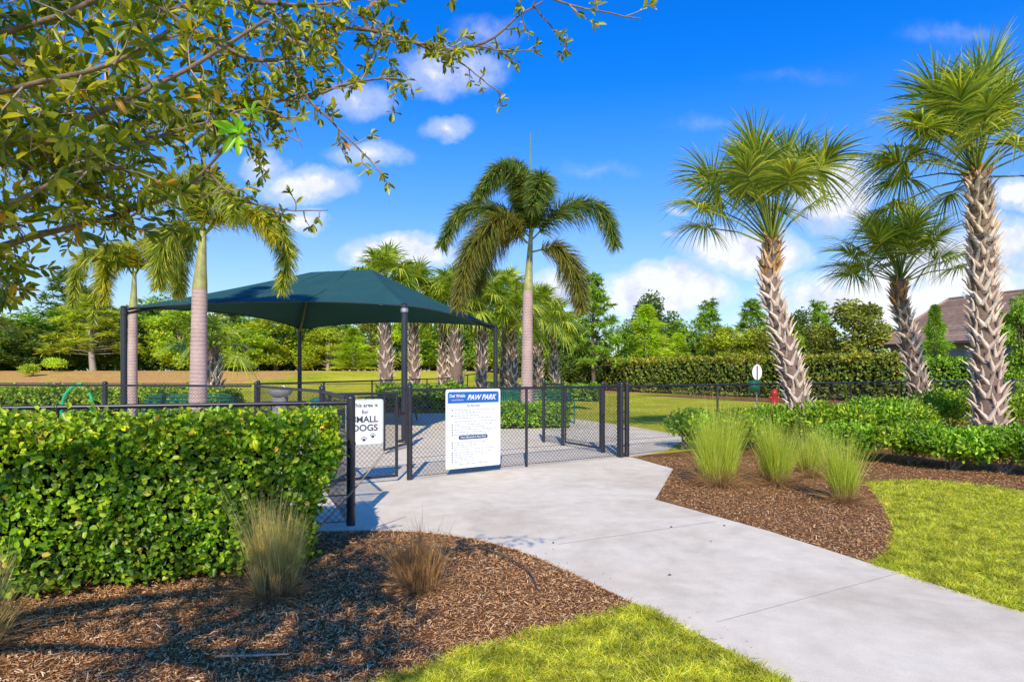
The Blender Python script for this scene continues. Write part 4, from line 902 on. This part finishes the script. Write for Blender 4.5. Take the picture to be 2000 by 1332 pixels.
T = [('broad','bright',420,655,50,130,'bright tree seen just right of the large foxtail trunk'),
 ('broad','mid',570,662,53,110,'green tree directly behind the back left canopy pole'),
 ('broad','bright',205,668,52,120,'bright low tree behind the pale trunked tree'),
 ('broad','mid',660,650,52,100,'green tree under the middle of the canopy edge'),
 ('broad','mid',1345,640,60,100,'mid green tree between the conical tree and the green pine'),
 ('broad','bright',1520,640,60,110,'bright tree showing just left of the leaning palm trunk'),
 ('broad','mid',20,650,50,190,'low mid green tree at the far left edge under the oak boughs'),
 ('broad','yellow',-60,670,46,170,'yellow green tree cut by the left edge of the view'),
 ('broad','dark',60,668,47,130,'dark tree behind the small round bushes at left'),
 ('pine','dark',140,560,54,120,'tall dark pine rising behind the slim foxtail palm'),
 ('pine','yellow',182,610,46,150,'pale trunked yellow green tree standing on the mulched berm'),
 ('broad','mid',110,630,52,150,'green tree left of the pale trunked tree'),
 ('broad','dark',232,640,50,110,'dark dense tree just left of the slim foxtail trunk'),
 ('broad','mid',300,610,52,140,'green tree between the two left foxtail trunks'),
 ('broad','bright',352,630,49,120,'bright tree just left of the large foxtail trunk'),
 ('pine','dark',452,618,54,110,'dark pine seen below the canopy right of the large foxtail trunk'),
 ('broad','bright',482,668,45,120,'small pale stemmed tree below the canopy edge'),
 ('broad','yellow',540,640,48,130,'yellow green tree left of the back left canopy pole'),
 ('broad','mid',492,645,52,120,'green tree behind the small pale stemmed tree'),
 ('broad','mid',602,650,49,120,'green tree right of the back left canopy pole'),
 ('broad','yellow',640,665,47,90,'small yellow tinged tree right of the back left canopy pole'),
 ('cone','bright',690,668,46,90,'light green conical tree left of the far palms'),
 ('broad','olive',722,640,50,90,'olive brown tree just left of the first far palm trunk'),
 ('broad','bright',790,640,47,110,'bright tree between the first two far palm trunks'),
 ('broad','mid',850,620,50,120,'green tree behind the third far palm'),
 ('broad','mid',915,630,49,110,'green tree behind the stoutest far palm'),
 ('broad','bright',970,620,50,110,'bright tree behind the right canopy pole'),
 ('broad','dark',1060,640,50,110,'dark tree right of the pink central trunk'),
 ('broad','bright',1105,625,50,90,'bright tree behind the rightmost far palm'),
 ('pine','mid',1160,565,46,110,'open pine with thin pale trunk at the left end of the long hedge'),
 ('broad','dark',1130,668,48,80,'dark undergrowth tree below the open pine'),
 ('broad','mid',1205,650,56,90,'low green tree right of the open pine'),
 ('broad','dark',1272,595,64,100,'dark tree top rising behind the light conical tree'),
 ('cone','bright',1262,612,56,130,'light green conical tree behind the long hedge'),
 ('cone','bright',1325,665,56,90,'low conical tree beside the larger conical tree'),
 ('pine','mid',1385,614,54,90,'green pine above the long hedge, left of the yellowish tree'),
 ('broad','yellow',1425,650,50,100,'yellowish tree just left of the leaning palm trunk'),
 ('pine','mid',1468,612,58,100,'green pine half hidden by the leaning palm trunk'),
 ('broad','olive',1480,655,50,90,'olive tree behind the leaning palm trunk'),
 ('broad','dark',1560,625,60,90,'dark tree just right of the leaning palm trunk'),
 ('pine','mid',1600,615,60,80,'distant green pine between leaning palm and house'),
 ('broad','olive',1665,606,47,150,'large olive tree left of the house roof'),
 ('broad','olive',1600,650,48,100,'lower olive tree above the long hedge'),
 ('cone','mid',1826,600,33,95,'narrow leafy tree in front of the house wall'),
 ('broad','mid',1990,583,29,110,'green tree at the right edge before the house roof'),
 ('broad','bright',2080,600,30,120,'bright tree just outside the right edge by the house')]
for t in T: plant(*t)
# far understorey mass behind the individual trees
n = 34000; X = rng.uniform(-62, 60, n); Y = 57+rng.random(n)*7+np.abs(X)*.05; hh = 3.6+1.1*np.sin(X*.35)+.9*np.sin(X*.9+2)+.5*np.sin(X*2.1)
hh = np.where(X > 3, hh*.95, hh*1.0); Z = terrain(X,Y)+rng.random(n)**.75*hh; mb = MB()
leaves(mb, np.c_[X,Y,Z], randdir(n), unit(randdir(n)+[0,-.6,.5]), rng.uniform(.25,.55,n), .22)
tag(mk('distant_woods', mb, TREEM['mid']), 'continuous low woods closing the view behind the separate trees', 'woods', kind='stuff')
n = 14000; X = rng.uniform(-48, 6, n); Y = 48.5+rng.random(n)*5; Z = terrain(X,Y)+rng.random(n)*(1.5+.6*np.sin(X*1.7)+.4*np.sin(X*4)); mb = MB()
leaves(mb, np.c_[X,Y,Z], randdir(n), unit(randdir(n)+[0,-.6,.5]), rng.uniform(.15,.35,n), .14)
tag(mk('undergrowth', mb, TREEM['dark']), 'tangled dark undergrowth between the tree trunks on the berm', 'undergrowth', kind='stuff')

# ------------------------------------------------------------------ house
ex = np.array([.32,-.947,0]); ey = np.array([.947,.32,0]); HA = np.array([26.1,44,0.0]); HL, HW, ze, zr = 15.0, 10.0, 3.45, 6.7
o = thing('grey_house', 'grey stucco house with brown tiled hip roof behind the hedge at right', 'house', tuple(HA))
c00, c10, c11, c01 = HA, HA+ex*HL, HA+ex*HL+ey*HW, HA+ey*HW
def inset(p, a, b): return p+ex*a+ey*b
mb = MB(); W_ = [inset(c00,.6,.6), inset(c10,-.6,.6), inset(c11,-.6,-.6), inset(c01,.6,-.6)]
for a, b in zip(W_, W_[1:]+W_[:1]): mb.add([a, b, b+[0,0,ze-.1], a+[0,0,ze-.1]], [[0,1,2,3]])
mk('wall', mb, WALLM, o)
r0_, r1_ = HA+ex*1.6+ey*HW/2+[0,0,zr], HA+ex*(HL-3)+ey*HW/2+[0,0,zr]; Z3 = np.array([0,0,ze])
mb = MB()
def courses(a, b, c, d, n=20):
    for i in range(n):
        t0, t1 = i/n, (i+1)/n; L0, R0, L1, R1_ = a+(d-a)*t0, b+(c-b)*t0, a+(d-a)*t1, b+(c-b)*t1
        lft = np.array([0,0,.05]); m = 1; mb.add([L0+lft, R0+lft, R1_+[0,0,.01], L1+[0,0,.01]], [[0,1,2,3]]); mb.add([L0, R0, R0+lft, L0+lft], [[0,1,2,3]])
courses(c00+Z3, c10+Z3, r1_, r0_); courses(c10+Z3, c11+Z3, r1_, r1_); courses(c11+Z3, c01+Z3, r0_, r1_); courses(c01+Z3, c00+Z3, r0_, r0_)
rf = mk('roof', mb, ROOFM, o)
mb = MB(); mb.bar(r0_+[0,0,.05], r1_+[0,0,.05], .10, 8)
for a, r in ((c00,r0_),(c01,r0_),(c10,r1_),(c11,r1_)): mb.bar(a+Z3+[0,0,.05], r+[0,0,.05], .09, 8)
mk('ridge_tiles', mb, ROOFM, rf)
mb = MB(); C_ = [c00,c10,c11,c01]
for a, b in zip(C_, C_[1:]+C_[:1]): mb.box((a+b)/2+[0,0,ze-.12], (np.linalg.norm(b-a)+.1, .06, .2), b-a)
mk('fascia', mb, FASC, o)
mb = MB(); mb.add([c+[0,0,ze-.2] for c in C_], [[0,1,2,3]]); mk('soffit', mb, FASC, o)

# ------------------------------------------------------------------ live oak overhead
o = thing('oak_tree', 'oak tree whose leafy boughs overhang the upper left foreground', 'tree', (-4.3,.1,0)); wood, twig, fol, fresh = MB(), MB(), MB(), MB()
TB = np.array([-4.3,.1,0])
OS = .62
def AO(px, py, Y): return A(px, py, Y*OS)
fk = TB+[.35,.1,2.05]
wood.tube(spline([TB, TB+[.1,0,1.1], fk], 10), np.linspace(.24,.19,10), 14)
def leafset(P, D, size, n_per=1, mbx=None, wr=.33):
    n = len(P); L = size*rng.uniform(.6,1.2,n); leaves(mbx or fol, P, D, unit(randdir(n)+[0,-.1,.7]), L, L*wr*rng.uniform(.8,1.2,n), .3)
def shoot(b, d, L, size, r=.0032, dens=1.0, lv=0):
    d = unit(d); e = b+d*L+np.array([0,0,-.05*L])+rng.normal(size=3)*.05*L; P = spline([b, (b+e)/2+rng.normal(size=3)*.07*L, e], 7); twig.tube(P, np.linspace(r,r*.45,7), 4, False)
    k = max(3, int(L/.016*dens)); t = rng.random(k)**.7*.9+.1; idx = t*6; i = np.clip(idx.astype(int),0,5); c = P[i]+(P[i+1]-P[i])*(idx-i)[:,None]
    T_ = unit(P[i+1]-P[i]); leafset(c, T_*.55+randdir(k)*.85+[0,0,-.12], size)
    m = 5; leafset(np.repeat([P[-1]], m, 0), d*.7+randdir(m)*.8, size*1.05)
    if lv > 0:
        for _ in range(lv+1):
            j = rng.integers(1,6); shoot(P[j], unit(d+randdir(1)[0]*1.1), L*rng.uniform(.45,.75), size, r*.75, dens, lv-1)
def limb(pts, r0, r1, nsh, size, Lsh=(.15,.42), bias=(0,0,0), dens=1.0, lv=1, start=.0, k=18, sc=OS):
    r0, r1, size, Lsh, nsh, dens = r0*sc, r1*sc, size*sc*.93, (Lsh[0]*sc, Lsh[1]*sc), int(nsh*1.0), dens/sc*.9
    P = spline(pts, k); rr = np.linspace(r0,r1,k); wood.tube(P+rng.normal(size=P.shape)*r1*.6, rr, 9, False)
    for j in range(nsh):
        t = start+(1-start)*(j+rng.random())/nsh; i = min(int(t*(k-1)), k-2); b = P[i]; T_ = unit(P[i+1]-P[i])
        shoot(b, T_*.5+randdir(1)[0]*.9+np.array(bias), rng.uniform(*Lsh), size, .0034*sc, dens, lv)
    return P
# visible boughs
limb([fk, AO(-500,380,2.3), AO(-150,330,2.2), AO(60,268,2.2), AO(230,205,2.2), AO(400,120,2.3), AO(520,40,2.4)], .045, .006, 40, .066, start=.35, lv=1)
limb([fk+[0,.1,-.1], AO(-420,560,2.9), AO(-90,520,2.8), AO(70,462,2.7), AO(200,428,2.7), AO(330,392,2.7), AO(420,330,2.7), AO(470,260,2.7)], .035, .006, 30, .062, bias=(0,0,.2), start=.38, lv=1, Lsh=(.15,.4))
limb([fk+[0,0,.1], AO(-600,120,2.2), AO(-200,60,2.2), AO(0,75,2.1), AO(150,20,2.1), AO(300,-60,2.1)], .035, .008, 32, .068, start=.4, lv=1)
limb([AO(-200,60,2.2), AO(-20,180,1.75), AO(120,150,1.7), AO(240,120,1.7), AO(330,60,1.7)], .014, .005, 24, .062, start=.1, lv=1, Lsh=(.1,.28))
limb([AO(-90,520,2.8), AO(-30,420,1.9), AO(60,380,1.8), AO(170,330,1.8), AO(250,330,1.8)], .012, .005, 22, .06, start=.1, lv=1, Lsh=(.1,.26))
limb([AO(60,268,2.2), AO(200,300,2.6), AO(330,260,2.8), AO(430,230,3.0), AO(520,185,3.0), AO(600,178,3.0)], .013, .004, 26, .06, start=.05, lv=1, Lsh=(.12,.34))
limb([AO(-250,580,3.2), AO(-60,500,3.2), AO(60,460,3.1), AO(140,440,3.1), AO(200,435,3.1)], .016, .004, 18, .062, start=.1, lv=1, Lsh=(.12,.3))
# the long bare-ish bough along the top
limb([AO(100,-260,2.6), AO(380,60,2.7), AO(520,120,2.8), AO(570,108,2.8), AO(610,70,2.9), AO(690,55,3.0), AO(820,85,3.1), AO(880,100,3.1)], .014, .005, 26, .056, start=.3, lv=1, Lsh=(.1,.3), k=26)
limb([AO(690,55,3.0), AO(760,65,3.1), AO(850,95,3.15), AO(930,90,3.2), AO(970,70,3.2), AO(1010,32,3.2), AO(1060,5,3.2)], .012, .004, 12, .05, start=.1, lv=0, Lsh=(.06,.18), dens=.9)
limb([AO(570,-140,2.8), AO(650,-30,3.0), AO(760,-40,3.1), AO(900,-50,3.1), AO(1060,-8,3.2), AO(1130,15,3.2), AO(1190,26,3.2), AO(1250,38,3.2)], .014, .003, 15, .055, start=.1, lv=0, Lsh=(.05,.16), dens=.7, k=26)
limb([AO(1040,10,3.2), AO(1070,45,3.2), AO(1115,100,3.2)], .005, .002, 5, .045, start=.5, lv=0, Lsh=(.04,.08), dens=.5)
limb([AO(850,95,3.15), AO(910,130,3.15), AO(960,170,3.15), AO(985,185,3.15)], .005, .002, 8, .045, start=.1, lv=0, Lsh=(.04,.10), dens=.5)
limb([AO(930,90,3.2), AO(990,100,3.2), AO(1045,98,3.2)], .005, .002, 5, .042, start=.3, lv=0, Lsh=(.04,.07), dens=.8)
limb([AO(520,60,2.8), AO(560,110,2.8), AO(600,190,2.8), AO(660,250,2.8), AO(730,320,2.8), AO(752,345,2.8)], .007, .003, 11, .052, start=.3, lv=0, Lsh=(.05,.12), dens=.6)
limb([AO(540,200,2.8), AO(620,182,2.8), AO(700,160,2.8), AO(775,152,2.8)], .007, .005, 9, .05, start=.1, lv=0, Lsh=(.05,.12), dens=.5)
limb([AO(400,330,2.7), AO(460,385,2.7), AO(540,408,2.7), AO(640,412,2.7)], .006, .002, 10, .045, start=.2, lv=0, Lsh=(.05,.10), dens=.5)
limb([AO(-150,200,3.4), AO(0,240,3.4), AO(120,180,3.5), AO(260,100,3.6), AO(380,60,3.6)], .014, .004, 24, .06, start=.1, lv=1, Lsh=(.15,.4))
limb([AO(-150,380,3.6), AO(0,320,3.6), AO(150,290,3.6), AO(290,250,3.6), AO(400,210,3.6)], .014, .004, 26, .06, start=.1, lv=1, Lsh=(.15,.4))
limb([AO(-100,-60,2.6), AO(100,-20,2.7), AO(300,20,2.8), AO(450,10,2.9), AO(560,60,3.0)], .014, .004, 24, .06, start=.1, lv=1, Lsh=(.15,.35))
limb([AO(400,250,2.7), AO(480,215,2.7), AO(570,240,2.7), AO(590,290,2.7)], .006, .002, 8, .05, start=.2, lv=0, Lsh=(.05,.12), dens=.8)
limb([AO(300,-120,2.4), AO(420,-20,2.5), AO(560,10,2.7), AO(660,5,2.9), AO(760,-10,3.0)], .014, .005, 15, .056, start=.1, lv=1, Lsh=(.1,.25))
limb([AO(-60,520,2.4), AO(-20,600,2.4), AO(5,640,2.4), AO(25,650,2.4)], .005, .002, 4, .045, start=.5, lv=0, Lsh=(.04,.08), dens=.5)
limb([AO(-200,380,2.6), AO(-40,310,2.5), AO(60,330,2.4), AO(150,370,2.5), AO(220,390,2.6)], .016, .005, 22, .058, (.10,.24), (0,0,.25), start=.1)
limb([AO(-150,120,2.9), AO(60,130,2.9), AO(200,200,2.9), AO(320,230,3.0)], .014, .004, 24, .055, (.12,.32), start=.1)
# bright fresh rosette
c = AO(468,262,1.9); ang = np.array([.25,.9,1.35,1.9,2.55,2.85,3.35,4.25,4.75,5.4]); nr = 10
d = np.c_[np.cos(ang), rng.uniform(-.9,-.1,nr), np.sin(ang)]; leaves(fresh, np.repeat([c],nr,0)+rng.normal(size=(nr,3))*.003, d, np.c_[rng.normal(size=nr)*.5, np.full(nr,-1.0), rng.normal(size=nr)*.5+.2], np.array([.034,.028,.03,.036,.045,.05,.044,.05,.046,.03]), .015, .35)
c2 = AO(492,222,1.95); ang = np.array([.4,1.2,2.0,2.9,5.6]); d = np.c_[np.cos(ang), rng.uniform(-.8,.3,5), np.sin(ang)]; leaves(fresh, np.repeat([c2],5,0), d, randdir(5)+[0,-1,.2], .03, .010, .3)
twig.tube([AO(420,300,2.1), c], [.003,.002], 5, False)
# crown above and behind the camera (casts the dappled shade on the mulch)
for pts, st in (([fk, (-2.6,-.5,2.9), (-1.7,-.8,3.1), (-.6,-.9,3.2)], .62), ([fk, (-2.8,.1,2.9), (-1.8,.35,3.0), (-.75,.35,3.1)], .66), ([(-1.9,-.7,3.1), (-1.5,-.2,3.2), (-1.2,.2,3.3)], .1),
            ([(-1.9,-.8,3.1), (-1.3,-1.3,3.3), (-.5,-1.35,3.4)], .1), ([fk, (-3.3,1.0,3.0), (-2.5,1.45,3.25), (-1.5,1.7,3.4)], .55), ([fk, (-4.6,-1.6,3.1), (-4.6,-3.0,3.7)], .3), ([fk, (-5.0,.6,3.2), (-6.2,1.2,3.9)], .3), ([fk, (-5.4,-1.0,3.1), (-6.8,-1.9,3.8)], .3)):
    limb([np.array(p, float) for p in pts], .06, .012, 13, .07, start=st, lv=2, Lsh=(.22,.5), dens=.62, sc=1.0)
mk('trunk', wood, BARK, o); mk('twigs', twig, TWIG, o); mk('crown', fol, OAK, o); mk('new_leaves', fresh, FRESH, o)

# ------------------------------------------------------------------ sky, sun, camera
SUNEL = math.radians(37)
w = bpy.data.worlds.new('World'); S.world = w; w.use_nodes = True; nt = w.node_tree; nt.nodes.clear()
wo = nt.nodes.new('ShaderNodeOutputWorld'); bg = nt.nodes.new('ShaderNodeBackground'); sky = nt.nodes.new('ShaderNodeTexSky')
sky.sky_type = 'NISHITA'; sky.sun_disc = False; sky.sun_elevation = SUNEL; sky.sun_rotation = math.radians(180); sky.air_density = 1.0; sky.dust_density = .3; sky.ozone_density = 3.0
tc = nt.nodes.new('ShaderNodeTexCoord'); dvec = tc.outputs['Generated']; sp = nt.nodes.new('ShaderNodeSeparateXYZ'); nt.links.new(dvec, sp.inputs[0])
hs = nt.nodes.new('ShaderNodeHueSaturation'); hs.inputs['Saturation'].default_value = 1.35; hs.inputs['Value'].default_value = 1.0; nt.links.new(sky.outputs[0], hs.inputs['Color'])
elev = math_(nt, 'ADD', sp.outputs[2], 0.0, clamp=True)
tint = ramp(nt, [(0,(1.1,1.05,1.15)),(.20,(1.0,1.02,1.35)),(.34,(.40,1.06,1.72)),(.47,(.11,1.06,1.80)),(1,(.12,1.0,1.6))], elev)
skyc = mixc(nt, 1.0, hs.outputs[0], tint, 'MULTIPLY')
yy = math_(nt, 'MAXIMUM', sp.outputs[1], .02); gu_ = math_(nt, 'DIVIDE', sp.outputs[0], yy); gv = math_(nt, 'DIVIDE', sp.outputs[2], yy)
cmb = nt.nodes.new('ShaderNodeCombineXYZ'); nt.links.new(gu_, cmb.inputs[0]); nt.links.new(gv, cmb.inputs[1]); gp = cmb.outputs[0]
CL = [(780,492,135,48,1.1),(735,478,60,30,.8),(1300,568,160,65,1.25),(1370,560,80,40,.8),(1460,490,150,55,1.15),(1625,380,100,85,1.2),(1075,575,60,62,1.0),(600,362,115,48,.75),(520,320,60,40,.6),
      (875,140,130,62,.50),(950,60,90,40,.2),(1160,330,110,24,.12),(1400,240,130,26,.10),(1860,70,140,30,.12),(1560,150,140,22,.08),(700,200,90,40,.4),(870,248,60,32,.45),(720,300,110,34,.45),(580,432,70,32,.5),(1700,585,260,75,1.0),(1860,525,240,90,1.05),(1990,375,60,36,.8),(1960,470,100,70,.75),(1180,590,60,34,.8),(1580,620,200,30,.5),(1320,410,26,16,.35),(1310,465,30,14,.3),(1640,600,80,30,.7),(300,620,200,26,.5),(640,610,120,26,.4),(2250,500,150,60,.8),(-250,480,200,60,.8),(900,640,300,22,.4)]
warp = nt.nodes.new('ShaderNodeTexNoise'); warp.inputs['Scale'].default_value = 11; warp.inputs['Detail'].default_value = 6; warp.inputs['Roughness'].default_value = .62; nt.links.new(gp, warp.inputs['Vector'])
ws = nt.nodes.new('ShaderNodeVectorMath'); ws.operation = 'MULTIPLY_ADD'; nt.links.new(warp.outputs[1], ws.inputs[0]); ws.inputs[1].default_value = (.075,.06,0); ws.inputs[2].default_value = (-.0375,-.03,0)
wa = nt.nodes.new('ShaderNodeVectorMath'); wa.operation = 'ADD'; nt.links.new(gp, wa.inputs[0]); nt.links.new(ws.outputs[0], wa.inputs[1])
tot = None
for px, py, rx, ry, amp in CL:
    mp = nt.nodes.new('ShaderNodeMapping'); mp.vector_type = 'POINT'; cx, cy = (px-1000)/1200, (HOR-py)/1200
    sx, sy = 1200/rx, 1200/ry; mp.inputs['Scale'].default_value = (sx, sy, 0); mp.inputs['Location'].default_value = (-cx*sx, -cy*sy, 0); nt.links.new(wa.outputs[0], mp.inputs[0])
    ln = nt.nodes.new('ShaderNodeVectorMath'); ln.operation = 'LENGTH'; nt.links.new(mp.outputs[0], ln.inputs[0])
    v = math_(nt, 'MULTIPLY', math_(nt, 'SUBTRACT', 1.0, ln.outputs['Value'], clamp=True), amp)
    tot = v if tot is None else math_(nt, 'MAXIMUM', tot, v)
n2 = noise(nt, 26, 7, .62, gp); dens = math_(nt, 'ADD', tot, math_(nt, 'MULTIPLY', math_(nt, 'SUBTRACT', n2, .5), math_(nt, 'MULTIPLY', tot, 2.4)))
dens = math_(nt, 'MULTIPLY', dens, math_(nt, 'GREATER_THAN', tot, .001)); 
cov = ramp(nt, [(.0,(0,0,0)),(.25,(.42,.42,.42)),(.58,(1,1,1))], dens, 'EASE')
front = math_(nt, 'GREATER_THAN', sp.outputs[1], .05); cov = math_(nt, 'MULTIPLY', cov, front)
n3 = noise(nt, 14, 5, .6, gp); cc = ramp(nt, [(.34,(4.9,5.1,6.1)),(.52,(7.0,7.0,7.2))], n3)
hz = ramp(nt, [(0,(.5,.5,.5)),(.12,(.32,.32,.32)),(.25,(.12,.12,.12)),(.42,(0,0,0))], elev)
skyc = mixc(nt, hz, skyc, (4.0,5.0,6.6)); fin = mixc(nt, math_(nt, 'MULTIPLY', cov, .9), skyc, cc)
nt.links.new(fin, bg.inputs[0]); bg.inputs[1].default_value = .15; nt.links.new(bg.outputs[0], wo.inputs[0])
sl_ = bpy.data.lights.new('sun', 'SUN'); sl_.energy = 5.0; sl_.angle = math.radians(.55); sl_.color = (1, .885, .71)
so = bpy.data.objects.new('sun', sl_); COL.objects.link(so); so.rotation_euler = (PI/2-SUNEL, 0, 0); so.location = (0,-10,12)
cam = bpy.data.cameras.new('camera'); co = bpy.data.objects.new('camera', cam); COL.objects.link(co); co.location = (0,0,CAMH); co.rotation_euler = (PI/2,0,0)
cam.sensor_width = 36; cam.lens = FPX*36/2000; cam.shift_y = (HOR-666)/2000; cam.clip_start = .05; cam.clip_end = 6000; S.camera = co
S.view_settings.view_transform = 'Standard'; S.view_settings.look = 'None'; S.view_settings.exposure = 0; S.view_settings.gamma = 1
S.cycles.max_bounces = 6; S.cycles.transparent_max_bounces = 4; S.cycles.diffuse_bounces = 3
